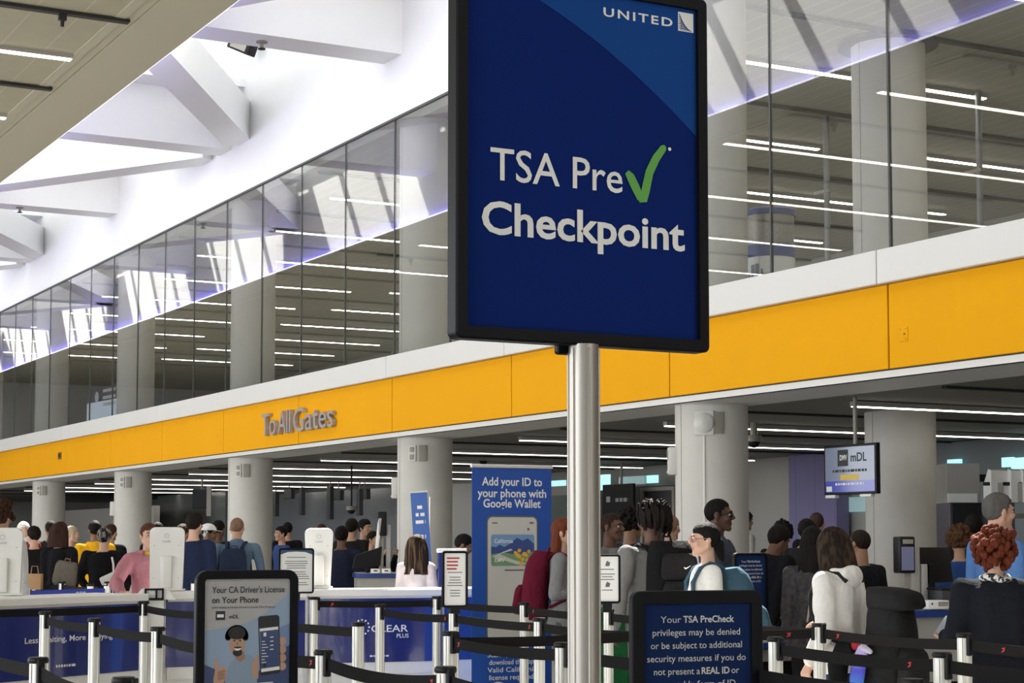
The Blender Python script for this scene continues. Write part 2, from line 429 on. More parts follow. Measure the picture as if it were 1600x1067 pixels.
# ------------------------------------------------------------------ the checkpoint sign on its pole
t = thing('checkpoint_sign', 'large blue checkpoint sign with green tick in a black frame on a tall steel pole', 'sign', (-3.224, 1.921, 0), RZ_Y)
def frame_mb(x0, x1, z0, z1, bw, th=.035, r=.012):
    m = MB()
    m.rbox(x0, x1, -th / 2, th / 2, z1 - bw, z1, r); m.rbox(x0, x1, -th / 2, th / 2, z0, z0 + bw, r)
    m.rbox(x0, x0 + bw, -th / 2, th / 2, z0 + bw * .3, z1 - bw * .3, r); m.rbox(x1 - bw, x1, -th / 2, th / 2, z0 + bw * .3, z1 - bw * .3, r)
    return m
def rframe(x0, x1, z0, z1, bw, rad, th=.035):
    """frame with rounded outer corners"""
    def loop(a0, a1, b0, b1, r):
        pts = []
        for cx, cz, s in ((a1 - r, b1 - r, 0), (a0 + r, b1 - r, 90), (a0 + r, b0 + r, 180), (a1 - r, b0 + r, 270)):
            for k in range(7): a = R(s + k * 15); pts.append((cx + r * math.cos(a), cz + r * math.sin(a)))
        return pts
    o = loop(x0, x1, z0, z1, rad); i_ = loop(x0 + bw, x1 - bw, z0 + bw, z1 - bw, max(rad - bw, .003))
    o2 = loop(x0 + .004, x1 - .004, z0 + .004, z1 - .004, max(rad - .004, .003))
    n = len(o); m = MB()
    rg = [[(x, -th / 2 + .004, z) for x, z in o], [(x, -th / 2, z) for x, z in o2], [(x, -th / 2, z) for x, z in i_],
          [(x, th / 2, z) for x, z in i_], [(x, th / 2, z) for x, z in o]]
    return m.rings(rg, 0, False, None, True)
HW = .3085
rframe(-HW, HW, 1.857, 2.637, .026, .014, .04).build('frame', frame_m, t, 40)
MB().box(-HW + .02, HW - .02, -.008, .016, 1.877, 2.617).build('panel', navy_sign, t)
sw = MB(); cv = []
for k in range(25):
    u = k / 24; x = -.205 + u * .4915; z = 2.612 - .284 * (.52 * u + .48 * u ** 1.9); cv.append((x, z))
n = len(cv); vs = [(x, -.0092, z) for x, z in cv] + [(x, -.0092, 2.6125) for x, z in cv]
sw.add(vs, [(k, k + 1, n + k + 1, n + k) for k in range(n - 1)])
sw.build('swoosh', swoosh_m, t)
line(t, print_w, s='TSA Pre', x=-.226, z=2.1885, height=.067, width=.318, y=-.0100, bold=.006)
line(t, print_w, s='Checkpoint', x=-.246, z=2.077, height=.066, width=.496, y=-.0100, bold=.022)
ck = MB()
def thick(pts, ws, y, mb, mi=0):
    L = len(pts); a = []; b = []
    for i in range(L):
        p = Vector(pts[i]); d = (Vector(pts[min(i + 1, L - 1)]) - Vector(pts[max(i - 1, 0)])).normalized(); q = Vector((-d.y, d.x)) * ws[i]
        a.append(p + q); b.append(p - q)
    mb.add([(v.x, y, v.y) for v in a] + [(v.x, y, v.y) for v in b], [(i, i + 1, L + i + 1, L + i) for i in range(L - 1)], mi)
thick([(.103, 2.235), (.112, 2.226), (.124, 2.205), (.138, 2.180)], [.006, .010, .0105, .009], -.0101, ck)
thick([(.133, 2.178), (.146, 2.180), (.150, 2.20), (.160, 2.24), (.177, 2.272), (.196, 2.296), (.201, 2.301)], [.006, .009, .0105, .010, .0095, .008, .004], -.0104, ck)
ck.build('check_mark', print_g, t)
m = MB(); m.rings([[(.2125 + .004 * math.cos(a * PI / 6), -.0101, 2.296 + .004 * math.sin(a * PI / 6)) for a in range(12)]], 0, False)
m.add([(.2125 + .004 * math.cos(a * PI / 6), -.0101, 2.296 + .004 * math.sin(a * PI / 6)) for a in range(12)], [tuple(range(12))])
m.build('registered_dot', print_w, t)
m = MB(); letter(m, 'UNITED', .046, 2.5665, height=.0185, width=.176, y=-.0100, bold=.018, space=1.25); m.build('airline_name', print_w, t)
m = MB(); m.box(.2365, .2765, -.0102, -.0098, 2.5605, 2.6025); m.build('logo_tile', print_w, t)
lg = MB()
for k in range(7):   # globe lines
    a_, b_, c_ = Vector((.238, 2.598 - .0052 * k)), Vector((.247 + .0032 * k, 2.594 - .0045 * k)), Vector((.2435 + .0046 * k, 2.5618))
    thick([tuple((1 - u) ** 2 * a_ + 2 * u * (1 - u) * b_ + u * u * c_) for u in [q / 8 for q in range(9)]], [.00085] * 9, -.0104, lg)
lg.build('logo_lines', swoosh_m, t)
pole = MB().cyl(0, 0, .02, 1.86, .0315, 40)
for a in range(6): pole.rbox(.0315 * math.cos(R(60 * a + 20)) - .003, .0315 * math.cos(R(60 * a + 20)) + .003, .0315 * math.sin(R(60 * a + 20)) - .003, .0315 * math.sin(R(60 * a + 20)) + .003, .03, 1.85, .0015, 1)
pole.build('pole', steel, t, 40)
MB().lathe(0, 0, [(.0, 0), (.22, 0), (.22, .012), (.06, .03), (.034, .06), (0, .06)], 40).build('base', steel, t, 30)
MB().rbox(-.05, .05, .018, .04, 1.84, 1.95, .006).build('bracket', frame_m, t)

# ------------------------------------------------------------------ belt barrier posts
belt_m = mat('dark_belt_webbing', (0.012, 0.0115, 0.0115), .85, spec=.1, bump=.1, bscale=400)
logo_m = mat('red_belt_mark', (0.55, 0.02, 0.025), .6)
protos = {}
def post_thing(x, y, label, group, alu_m=alu):
    t = thing('belt_post', label, 'belt barrier post', (x, y, 0), 0, group)
    if 'post' not in protos:
        m = MB().cyl(0, 0, .02, 1.0, .0318, 28)
        for a in range(4):
            c, s_ = math.cos(R(90 * a + 28)), math.sin(R(90 * a + 28)); m.rbox(.0305 * c - .004, .0305 * c + .004, .0305 * s_ - .004, .0305 * s_ + .004, .03, .995, .0015, 1)
        protos['post'] = m.build('post', alu, t, 40)
        protos['cap'] = MB().lathe(0, 0, [(0, .998), (.036, .998), (.0385, 1.004), (.0385, 1.012), (.034, 1.02), (0, 1.02)], 28).build('cap', black, t, 40)
        protos['base'] = MB().lathe(0, 0, [(0, 0), (.17, 0), (.17, .012), (.05, .03), (.033, .04), (0, .04)], 28).build('base', mat('dark_base', (.08, .08, .08), .4, metal=.5), t, 40)
    else:
        for k in ('post', 'cap', 'base'):
            c = protos[k].copy(); col.objects.link(c); c.parent = t
    return t
def belt(t, b, mark=None, sag=.012, z=.965):
    """belt from post t towards point b"""
    a = t.location; d = Vector((b[0] - a[0], b[1] - a[1], 0)); L = d.length; d /= L
    n = Vector((-d.y, d.x, 0)); N = 14; top = []; vs = []; fs = []
    for i in range(N + 1):
        u = i / N; p = d * (.036 + u * (L - .072)); zz = z - sag * 4 * u * (1 - u)
        for s in (-1, 1):
            q = p + n * .0012 * s
            vs += [(q.x, q.y, zz - .025), (q.x, q.y, zz + .025)]
    for i in range(N):
        o = i * 4
        fs += [(o, o + 1, o + 5, o + 4), (o + 2, o + 6, o + 7, o + 3), (o + 1, o + 3, o + 7, o + 5), (o, o + 4, o + 6, o + 2)]
    bl = MB().add(vs, fs).build('belt', belt_m, t)
    M = Matrix.Translation(d * .034) @ Matrix.Rotation(math.atan2(d.y, d.x), 4, 'Z')
    MB().rbox(-.012, .014, -.014, .014, z - .05, z + .052, .004, 1, 0, M).build('belt_cassette', black, t)
    M2 = Matrix.Translation(d * (L - .034)) @ Matrix.Rotation(math.atan2(d.y, d.x), 4, 'Z')
    MB().rbox(-.012, .012, -.008, .008, z - .036, z + .036, .003, 1, 0, M2).build('belt_clip', black, t)
    for u in (mark or ()):
        p = d * (.036 + u * (L - .072)); zz = z - sag * 4 * u * (1 - u); mk = MB()
        side = n if n.dot(-Vector((a.x, a.y, 0))) > 0 else -n
        for dx, dz, w, h in ((-.004, .006, .010, .006), (.004, .002, .008, .012), (-.001, -.006, .014, .005), (.009, .009, .005, .005), (-.009, -.011, .006, .005)):
            c = p + d * dx + side * .0022
            mk.add([tuple(c - d * w / 2 + Vector((0, 0, zz + dz - h / 2))), tuple(c + d * w / 2 + Vector((0, 0, zz + dz - h / 2))), tuple(c + d * w / 2 + Vector((0, 0, zz + dz + h / 2))), tuple(c - d * w / 2 + Vector((0, 0, zz + dz + h / 2)))], [(0, 1, 2, 3)])
        mk.build('belt_mark', logo_m, bl)
G = 'belt barrier posts of the queue lanes'
PP = {}
for key, x, y, lab in [
    ('A0', -7.85, 1.66, None), ('A1', -6.74, 1.66, 'low silver belt post nearest the lower left corner'),
    ('A2', -5.64, 1.66, 'belt post whose black cap just shows at the bottom left of the licence poster'),
    ('B0', -12.2, 2.77, None), ('B1', -11.1, 2.77, 'silver belt post standing in front of the word Less on the left counter'),
    ('B2', -9.99, 2.77, 'silver belt post in front of the end of the slogan on the left counter'),
    ('B3', -8.83, 2.77, 'silver belt post just left of the licence poster before the counter corner'),
    ('B4', -7.72, 2.68, None), ('B5', -6.67, 2.77, 'dark-capped belt post immediately right of the licence poster'),
    ('B6', -5.58, 2.77, 'belt post with its cap low at the bottom edge below the narrow white notice'),
    ('B7', -4.45, 2.77, None),
    ('C0', *spot(-60, 12.0)[:2], None), ('C1', -12.67, 3.87, 'silver belt post in front of the corner joint between the two left counters'),
    ('C2', -8.82, 3.86, 'silver belt post before the left half of the centre counter'),
    ('C2b', -9.95, 3.87, None), ('C2a', -11.3, 3.87, None),
    ('C3', -7.73, 3.86, 'silver belt post with two belts fanning right, below the narrow white notice'),
    ('C4', -6.66, 3.86, 'silver belt post directly left of the tall steel sign pole'),
    ('C5', -5.55, 3.95, None), ('C6', -4.39, 3.81, 'belt post showing only its wide cap at the bottom edge below the big trekking pack'),
    ('D1', -11.26, 5.09, 'pale belt post standing across the white lettering of the centre counter'),
    ('D2', -10.10, 5.07, 'pale belt post carrying the narrow white notice with red lines'),
    ('D3', -8.85, 4.98, 'pale belt post across the right edge of the tall blue wallet banner'),
    ('D4', -7.79, 4.97, 'belt post half hidden at the left edge of the blue privileges poster'),
    ('D5', -6.58, 4.92, 'bright white-lit belt post just right of the blue privileges poster'),
    ('D6', -5.38, 4.82, 'bright belt post lowest at the right, left of the person in the black blazer'),
    ('D7', -4.25, 4.80, None),
    ('E0', -12.96, 5.3, 'pale belt post carrying the white notice with blue header beside the kiosk'),
    ('E1', -12.65, 6.20, 'pale belt post at the right end of the centre counter'),
    ('E2', -11.13, 6.14, 'pale belt post in front of the white phone picture on the blue banner'),
    ('E3', -9.82, 6.03, 'pale belt post carrying the white notice right of the steel pole'),
    ('E4', -7.59, 5.96, 'bright belt post before the person in the white hoodie'),
    ('E5', -6.43, 5.90, 'bright belt post just before the black blazer, taller looking of the right pair'),
    ('E6', -5.2, 5.85, None)]:
    hidden = {'A0': 'belt post beyond the left edge of the frame beside the near lane', 'B0': 'belt post beyond the left edge along the second lane',
              'B4': 'belt post hidden behind the licence poster', 'B7': 'belt post below the bottom edge under the steel pole',
              'C0': 'belt post beyond the left edge along the third lane', 'C2a': 'belt post hidden behind the top of the licence poster', 'C2b': 'belt post hidden behind the right frame of the licence poster',
              'C5': 'belt post hidden behind the blue privileges poster', 'D7': 'belt post beyond the right edge along the fourth lane', 'E6': 'belt post beyond the right edge before the blazer'}
    if key in ('A0', 'B0', 'C0', 'D7', 'E6', 'B7', 'C2b'): PP[key] = Vector((x, y, 0)); continue
    PP[key] = post_thing(x, y, lab or hidden[key], G)
def P_(k): q = PP[k]; return q if isinstance(q, Vector) else q.location
for a, b, mk, sag in [('A1', 'A0', (), .006), ('A1', 'A2', (), .03), ('A2', 'B7', (), .02),
                 ('B1', 'B2', (), .012), ('B2', 'B3', (), .012), ('B3', 'B4', (), .012), ('B4', 'B5', (.93,), .008), ('B5', 'B6', (.93,), .025), ('B6', 'B7', (.9,), .02),
                 ('C1', 'C0', (.82,), .008), ('C1', 'C2a', (), .012), ('C2a', 'C2', (), .012), ('C3', 'C4', (.06,), .012), ('C3', 'D4', (), .008), ('C4', 'C5', (), .01), ('C5', 'C6', (), .01),
                 ('D1', 'D2', (.92,), .012), ('D2', 'D3', (.92,), .008), ('D3', 'D4', (), .01), ('D4', 'E4', (.85,), .008), ('D5', 'D6', (.85,), .012), ('D6', 'D7', (), .012),
                 ('E0', 'E1', (.12,), .006), ('E1', 'E2', (), .01), ('E2', 'E3', (.1,), .01), ('E3', 'E4', (.2,), .012), ('E4', 'E5', (.12,), .014), ('E5', 'E6', (.2, .9), .014)]:
    belt(PP[a], P_(b), mk, sag)
pale_lab = ['leftmost', 'second', 'third', 'fourth', 'fifth', 'sixth']
FP = []
for i, (px, top) in enumerate([(36, 918), (58, 907), (99.7, 908), (144, 912), (171, 908), (305, 908)]):
    Z = .43 * FPX / (top - 845); p = spot(px, Z)
    FP.append(post_thing(p.x, p.y, ['far belt post right beside the edge kiosk', 'far belt post below the brown paper bag', 'far belt post below the woven grey bag', 'far belt post below the white camera strap', 'far belt post at the elbow of the pink hoodie', 'far belt post between the centre kiosk and the licence poster'][i], 'far belt posts behind the left counter'))
belt(FP[1], FP[2].location, (), .01); belt(FP[2], FP[3].location, (), .01); belt(FP[3], FP[4].location, (), .01)

# ------------------------------------------------------------------ poster stands
def poster_stand(name, label, px, Z, wd, ztop, ht, rz, bw=.022, rad=.03, xoff=None, zpole=None):
    p = spot(px, Z); t = thing(name, label, 'sign', (p.x, p.y, 0), rz)
    rframe(-wd / 2, wd / 2, ztop - ht, ztop, bw, rad, .03).build('frame', frame_m, t, 40)
    MB().cyl(0, .0, .02, ztop - ht + .01, .016, 16).build('stand_pole', black, t, 40)
    MB().lathe(0, 0, [(0, 0), (.18, 0), (.18, .012), (.03, .03), (0, .03)], 28).build('base', frame_m, t, 30)
    return t
def scr(t, x0, x1, z0, z1, m, y=-.004, name='poster'):
    return MB().box(x0, x1, y, .008, z0, z1).build(name, m, t)
# driver's licence poster
WD = .417; ZT = 1.337; HT = .585
t = poster_stand('licence_poster', "black framed poster Your CA Driver's License on Your Phone before the counters", 388, 7.0, WD, ZT, HT, RZ_Y, .034, .045)
L0, L1, B0, B1 = -WD / 2 + .03, WD / 2 - .03, ZT - HT + .03, ZT - .03
W_, H_ = L1 - L0, B1 - B0
px_grey = mat('poster_grey', (0.40, 0.39, 0.385), .4); px_lb = mat('poster_light_blue', (0.27, 0.36, 0.50), .4); px_mb = mat('poster_mid_blue', (0.15, 0.23, 0.42), .4)
px_nv = mat('poster_navy', (0.03, 0.055, 0.16), .4); skin_p = mat('poster_skin', (0.48, 0.29, 0.20), .5); hair_p = mat('poster_hair', (0.012, 0.010, 0.010), .5)
shirt_p = mat('poster_shirt', (0.24, 0.32, 0.42), .5); yel_p = mat('poster_yellow', (0.75, 0.50, 0.03), .4); ink = mat('black_ink', (0.012, 0.012, 0.016), .5); gold_p = mat('poster_gold', (.45, .33, .1), .5)
skin_d = mat('poster_skin_dark', (0.33, 0.18, 0.12), .5)
PM = [px_grey, px_lb, px_mb, px_nv, skin_p, hair_p, shirt_p, yel_p, ink, print_w, gold_p, skin_d]
m = MB(); m.box(L0, L1, -.006, .008, B0, B1, 0)
def U(u, v): return (L0 + u * W_, B1 - v * H_ )
def shp(pts, y, mi, mb=None): (mb or m).add([(U(u, v)[0], y, U(u, v)[1]) for u, v in pts], [tuple(range(len(pts)))], mi)
def ell(cu, cv, ru, rv, y, mi, n=20, a0=0, a1=360, mb=None): shp([(cu + ru * math.cos(R(a0 + (a1 - a0) * k / n)), cv + rv * math.sin(R(a0 + (a1 - a0) * k / n))) for k in range(n)], y, mi, mb)
# photograph scale: the poster's printed height seen in the photo is about 0.78 of it (cut by the lower edge)
shp([(0, .385), (.25, .36), (.5, .33), (.75, .24), (1, .10), (1, .72), (0, .72)], -.0064, 1)
shp([(.78, .42), (.9, .36), (1, .34), (1, .75), (.78, .7)], -.0066, 2)
shp([(0, .62), (.14, .66), (.22, .72), (.5, .8), (.62, .7), (.8, .55), (1, .50), (1, 1), (0, 1)], -.0068, 3)
shp([(.25, .69), (.33, .60), (.42, .565), (.5, .56), (.56, .575), (.60, .62), (.62, .70), (.60, 1), (.26, 1)], -.0070, 6)      # shirt
shp([(.37, .54), (.46, .54), (.48, .59), (.42, .615), (.36, .58)], -.0071, 11)
ell(.385, .475, .090, .098, -.0072, 4)                                                                          # face
for k in range(26):
    a = R(178 + k * 7.5); ell(.38 + .098 * math.cos(a), .43 + .062 * math.sin(a), .036, .025, -.0073, 5, 10)
ell(.38, .402, .10, .048, -.0074, 5)
ell(.39, .545, .055, .028, -.00735, 5); ell(.385, .507, .052, .026, -.0074, 4); ell(.392, .517, .036, .013, -.0075, 9); ell(.392, .508, .045, .007, -.0076, 5)
for q in (.352, .418): ell(q, .458, .013, .006, -.0075, 5, 10); ell(q, .444, .02, .004, -.0075, 5, 10)
ell(.385, .48, .011, .014, -.0075, 11, 10)
shp([(.12, .74), (.14, .66), (.20, .64), (.27, .655), (.27, .70), (.24, .76), (.18, .79), (.13, .79)], -.0074, 4)                 # hand
thick([U(.155, .66), U(.15, .62), U(.145, .585)], [.008, .007, .005], -.0075, m, 4)
for k in range(3): thick([U(.17, .69 + k * .022), U(.25, .675 + k * .024)], [.006, .005], -.0076, m, 11)
shp([(.13, .77), (.22, .77), (.24, .86), (.12, .86)], -.0073, 6)
shp([(.55, .64), (.60, .58), (.63, .56), (.63, .74), (.57, .74)], -.0074, 4)                                                      # holding hand
for k in range(4): ell(.905, .47 + .062 * k, .045, .031, -.0074, 4, 14)
shp([(.62, .30), (.64, .285), (.84, .275), (.865, .29), (.885, .69), (.87, .705), (.67, .72), (.65, .705)], -.0078, 8)              # phone
shp([(.638, .375), (.852, .362), (.875, .68), (.662, .695)], -.0080, 9)
shp([(.642, .395), (.853, .383), (.872, .655), (.660, .670)], -.0081, 3)
ell(.70, .418, .022, .02, -.0083, 9, 4, 45, 405)
for k in range(8): thick([U(.665, .47 + k * .022), U(.70 + .02 * (k % 3), .469 + k * .022)], [.0014, .0014], -.0083, m, 9)
for k in range(4): thick([U(.76, .44 + k * .03), U(.80, .438 + k * .03)], [.0018, .0018], -.0083, m, 9)
ell(.70, .645, .022, .016, -.0083, 8, 12)
shp([(0, .845), (.545, .835), (.545, .905), (0, .915)], -.0080, 7)
for k in range(5): thick([U(.62, .775 + k * .027), U(.80 + .08 * (k % 2), .77 + k * .027)], [.0016, .0016], -.0080, m, 9)
shp([(.14, .24), (.245, .24), (.245, .305), (.14, .305)], -.0074, 8); thick([U(.155, .275), U(.23, .275)], [.006, .006], -.0076, m, 9)
m.build('poster', PM, t)
x_, z_ = U(.095, .108); line(t, ink, s="Your CA Driver's License", x=x_, z=z_, height=.024, width=W_ * .83, y=-.0078, bold=.012)
x_, z_ = U(.095, .182); line(t, ink, s='on Your Phone', x=x_, z=z_, height=.024, width=W_ * .53, y=-.0078, bold=.012)
x_, z_ = U(.095, .222); line(t, ink, s="DMV Wallet & Mobile Driver's License Pilot Program", x=x_, z=z_, height=.008, width=W_ * .72, y=-.0078)
x_, z_ = U(.29, .295); line(t, ink, s='mDL', x=x_, z=z_, height=.014, y=-.0078, bold=.02)
m = MB(); x_, z_ = U(.30, .885); scribble(m, x_, z_, W_ * .42, .006, -.0083, 7); m.build('small_printing', ink, t)

# privileges poster
def privileges(px, Z, wd, ztop, ht, rz, label, bw):
    t = poster_stand('privileges_poster', label, px, Z, wd, ztop, ht, rz, bw, .035)
    scr(t, -wd / 2 + bw * .8, wd / 2 - bw * .8, ztop - ht + bw * .8, ztop - bw * .8, mat('poster_deep_blue', (0.010, 0.024, 0.085), .7, spec=.04))
    s = wd / .53; pm = mat('grey_white_print', (.58, .58, .57), .5)
    z = ztop - .116 * s; z4 = z - .188 * s
    for q, x, zz, w_, al, bd in (('Your', -.148, z, .082, 'L', .0), ('TSA PreCheck', -.057, z, .208, 'L', .022), ('privileges may be denied', -.003, z - .047 * s, .355, 'C', .004), ('or be subject to additional', -.003, z - .094 * s, .37, 'C', .004), ('security measures if you do', -.003, z - .141 * s, .40, 'C', .004),
                          ('not present a', -.176, z4, .185, 'L', .004), ('REAL ID', .016, z4, .114, 'L', .024), ('or', .138, z4, .032, 'L', .004), ('acceptable form of ID.', -.003, z4 - .047 * s, .33, 'C', .004)):
        line(t, pm, s=q, x=x * s, z=zz, height=.024 * s, width=w_ * s, y=-.0055, align=al, bold=bd)
    return t
privileges(1087, 6.5, .52, 1.272, .68, R(82), 'large black framed dark blue poster about denied privileges, in front of the queue', .046)
privileges(1171, 12.2, .30, 1.37, .42, R(95), 'small blue privileges poster behind the blue backpack, smaller of two alike', .018)
# three notices clipped on belt posts
def notice(name, label, px, Z, wd, ztop, ht, rz, kind, x=None):
    p = spot(px, Z); t = thing(name, label, 'notice', (p.x, p.y, 0), rz)
    rframe(-wd / 2, wd / 2, ztop - ht, ztop, .014, .022, .022).build('frame', frame_m, t, 40)
    scr(t, -wd / 2 + .011, wd / 2 - .011, ztop - ht + .011, ztop - .011, print_w, -.004, 'sheet')
    MB().rbox(-.03, .03, -.012, .012, 1.0, ztop - ht + .006, .004).build('clip', black, t)
    m = MB(); rd = random.Random(px); inkg = mat('grey_ink', (.12, .12, .12), .6); red = mat('red_ink', (.42, .03, .04), .6); hd = mat('teal_header', (.03, .09, .17), .5)
    x0 = -wd / 2 + .03; x1 = wd / 2 - .03; z = ztop - .045
    if kind == 0:
        m.add([(x, -.0048, zz) for x, zz in [(-wd / 2 + .012, ztop - .05), (-wd / 2 + .012, ztop - .012), (wd / 2 - .012, ztop - .012), (wd / 2 - .012, ztop - .05), (wd / 4, ztop - .03), (0, ztop - .026), (-wd / 4, ztop - .03)]], [tuple(range(7))], 2)
        z -= .025
    for k in range(12):
        if kind == 1 and k < 4: thick([(x0, z), (x0 + (x1 - x0) * rd.uniform(.5, .95), z)], [.005, .005], -.0049, m, 1); z -= .022
        else:
            if z < ztop - ht + .06: break
            if kind == 2 and k % 4 == 0: m.add([(-.012, -.0049, z - .03), (.014, -.0049, z - .03), (.02, -.0049, z - .008), (0, -.0049, z + .004), (-.008, -.0049, z - .01)], [(0, 1, 2, 3, 4)], 0); z -= .05
            c = (x1 - x0) * rd.uniform(.3, .48); thick([(-c, z), (c, z)], [.0026, .0026], -.0049, m, 0); z -= .017 if k % 4 else .03
    if kind == 0:
        for k in range(3): m.add([(x0 + .02 + .008 * math.cos(a * PI / 4), -.0049, ztop - ht + .04 + .035 * k + .008 * math.sin(a * PI / 4)) for a in range(8)], [tuple(range(8))], 0)
    m.build('printing', [inkg, red, hd], t)
    return t
notice('framed_notice', 'white framed notice with dark blue header between kiosk and licence poster', 464, 13.75, .275, 1.395, .345, R(80), 0)
notice('framed_notice', 'narrow white framed notice with red heading lines before the centre counter', 711, 11.2, .165, 1.388, .35, R(78), 1)
notice('framed_notice', 'white framed notice with small pictograms just right of the steel pole', 948, 11.4, .17, 1.366, .31, R(62), 2)

# ------------------------------------------------------------------ service counters
ctr_w = mat('counter_white', (0.80, 0.79, 0.76), .35); ctr_b = mat('counter_blue_glossy', (0.020, 0.030, 0.17), .10, coat=.6)
ctr_g = mat('counter_grey', (0.36, 0.35, 0.32), .5)
def counter(label, p0, p1, top, zb, lines=(), dep=.55, group=None):
    p0 = Vector((*p0, 0)); p1 = Vector((*p1, 0)); d = p1 - p0; L = d.length
    t = thing('service_counter', label, 'counter', tuple(p0), math.atan2(d.y, d.x), group)
    MB().rbox(-.01, L + .01, -.03, dep, top - .055, top, .008).build('countertop', ctr_w, t)
    MB().box(.02, L - .02, .0, dep - .05, zb - .1, top - .055).build('body', ctr_w, t)
    MB().box(0, L, .02, dep - .08, 0, zb).build('plinth', ctr_w, t)
    MB().rbox(.0, L, -.012, .0, zb, top - .075, .003, 1).build('front_panel', ctr_b, t)
    MB().box(-.005, .0, -.014, .2, zb, top - .06).build('end_trim', ctr_w, t)
    for s, x, z, h, w_, al in lines:
        m = MB(); letter(m, s, x, z, height=h, width=w_, y=-.0135, align=al, bold=.008); m.build('lettering', print_w, t)
    return t
q0 = spot(-60, 12.6); q1 = spot(230, 14.25)
Lc = (Vector((q1.x - q0.x, q1.y - q0.y))).length
t = counter('long white topped blue counter at the lower left with the slogan Less Waiting', q0[:2], q1[:2], 1.035, .44,
            [('Less Waiting, More Enjoying', Lc * .3226, .705, .043, Lc * .478, 'L')])
m = MB(); scribble(m, Lc * .543, .515, Lc * .11, .018, -.0135, 4); m.build('small_printing', print_w, t)
q2 = spot(261, 14.5); q3 = spot(478, 15.0)
counter('short white topped blue counter behind the licence poster', q2[:2], q3[:2], 1.035, .44)
m = thing('counter_corner', 'white angled corner post joining the two left counters', 'corner post', spot(244, 14.35)[:], R(70))
MB().rbox(-.075, .075, -.03, .3, 0, .98, .004, 1).build('post', ctr_w, m)
MB().add([(-.17, -.05, .985), (.16, -.05, .985), (.10, -.05, 1.07), (-.1, -.05, 1.07), (-.17, .2, .985), (.16, .2, .985), (.10, .2, 1.07), (-.1, .2, 1.07)], [(0, 1, 2, 3), (5, 4, 7, 6), (0, 4, 5, 1), (3, 2, 6, 7), (1, 5, 6, 2), (0, 3, 7, 4)]).build('cap', ctr_w, m)
fm = MB()
fm.box(-.075, .075, -.075, -.055, .985, 1.0); fm.box(-.075, .075, -.075, -.055, 1.06, 1.075); fm.box(-.075, -.06, -.075, -.055, .985, 1.075); fm.box(.06, .075, -.075, -.055, .985, 1.075); fm.box(0.01, .025, -.075, -.055, .985, 1.075)
fm.build('black_bracket', black, m)
q4 = spot(482, 15.1); q5 = spot(690, 15.45)
LC = (Vector((q5.x - q4.x, q5.y - q4.y))).length
t = counter('white topped blue counter in the centre with a round dotted logo', q4[:2], q5[:2], 1.04, .43,
            [('CLEAR', LC * .47, .683, .058, LC * .275, 'L'), ('PLUS', LC * .66, .632, .034, LC * .09, 'L')])
m = MB(); scribble(m, LC * .53, .475, LC * .14, .014, -.0135, 5); m.build('small_printing', print_w, t)
m = MB()
for k in range(12):
    a = R(30 * k); c = (LC * .40 + .062 * math.cos(a), -.0135, .725 + .062 * math.sin(a))
    m.add([(c[0] + .008 * math.cos(b * PI / 4), c[1], c[2] + .008 * math.sin(b * PI / 4)) for b in range(8)], [tuple(range(8))])
m.build('logo_dots', print_w, t)
MB().rbox(-.10, -.005, -.02, .3, 0, 1.0, .004, 1).build('end_post', ctr_w, t)
q6 = spot(694, 15.55); q7 = spot(790, 15.75)
counter('white topped blue counter half hidden behind the tall blue banner', q6[:2], q7[:2], 1.04, .43)
# kiosks standing on the counters
kw = mat('kiosk_white', (0.74, 0.73, 0.70), .3)
def kiosk(label, px, Z, ztop, zb, wt, wb, rz, tilt=.06):
    p = spot(px, Z, zb); t = thing('check_in_kiosk', label, 'kiosk', tuple(p), rz)
    h = ztop - zb; pts = []
    for cx, cz, s in ((wt / 2 - .05, h - .05, 0), (-wt / 2 + .05, h - .05, 90)):
        for k in range(7): a = R(s + 15 * k); pts.append((cx + .05 * math.cos(a), cz + .05 * math.sin(a)))
    pts += [(-wb / 2, .0), (wb / 2, .0)]
    c = Vector((0, h / 2)); n = len(pts)
    def ring(y, sc_): return [(c.x + (x - c.x) * sc_, y + (z * tilt), c.y + (z - c.y) * sc_) for x, z in pts]
    MB().rings([ring(-.03, .97), ring(-.02, 1.0), ring(.03, 1.0), ring(.045, .96)]).build('shell', kw, t, 40)
    MB().rbox(-.045, .045, -.055, .0, .02, h * .55, .01, 2, 0, Matrix.Rotation(0, 4, 'X')).build('rear_cover', kw, t, 40)
    m = MB(); yy = -.032 + h * .88 * tilt
    for k in range(10):
        a = R(36 * k); m.box(.018 * math.cos(a) - .0025, .018 * math.cos(a) + .0025, yy - .003, yy, h * .86 + .018 * math.sin(a) - .0025, h * .86 + .018 * math.sin(a) + .0025)
    letter(m, 'CLEAR', 0, h * .76, height=.014, width=.07, y=yy - .012, align='C', bold=.01)
    m.build('marking', mat('kiosk_print', (.32, .32, .32), .6), t)
    for sx in (-1, 1):
        for z in (.1, h * .7): MB().cyl(sx * wb * .38, z * tilt - .03, z, z + .006, .004, 8).build('screw', mat('screw_grey', (.25, .25, .25), .4), t)
    m = MB().rbox(-wb / 2 - .02, wb / 2 + .02, -.06, .08, 0, .012, .004); m.build('foot', kw, t)
    MB().box(-wt * .42, wt * .42, .047 + .3 * h * tilt, .052 + .3 * h * tilt, h * .3, h * .9).build('screen', black, t)
    return t
kiosk('white rounded kiosk at the extreme left edge on the counter', 6, 13.7, 1.55, 1.04, .30, .28, R(70))
kiosk('white rounded kiosk hiding half of the face of the woman in pink', 262, 15.0, 1.565, 1.04, .285, .265, R(66))
kiosk('white tapering kiosk in the centre beside the framed notice', 499, 15.6, 1.56, 1.045, .245, .2, R(66))

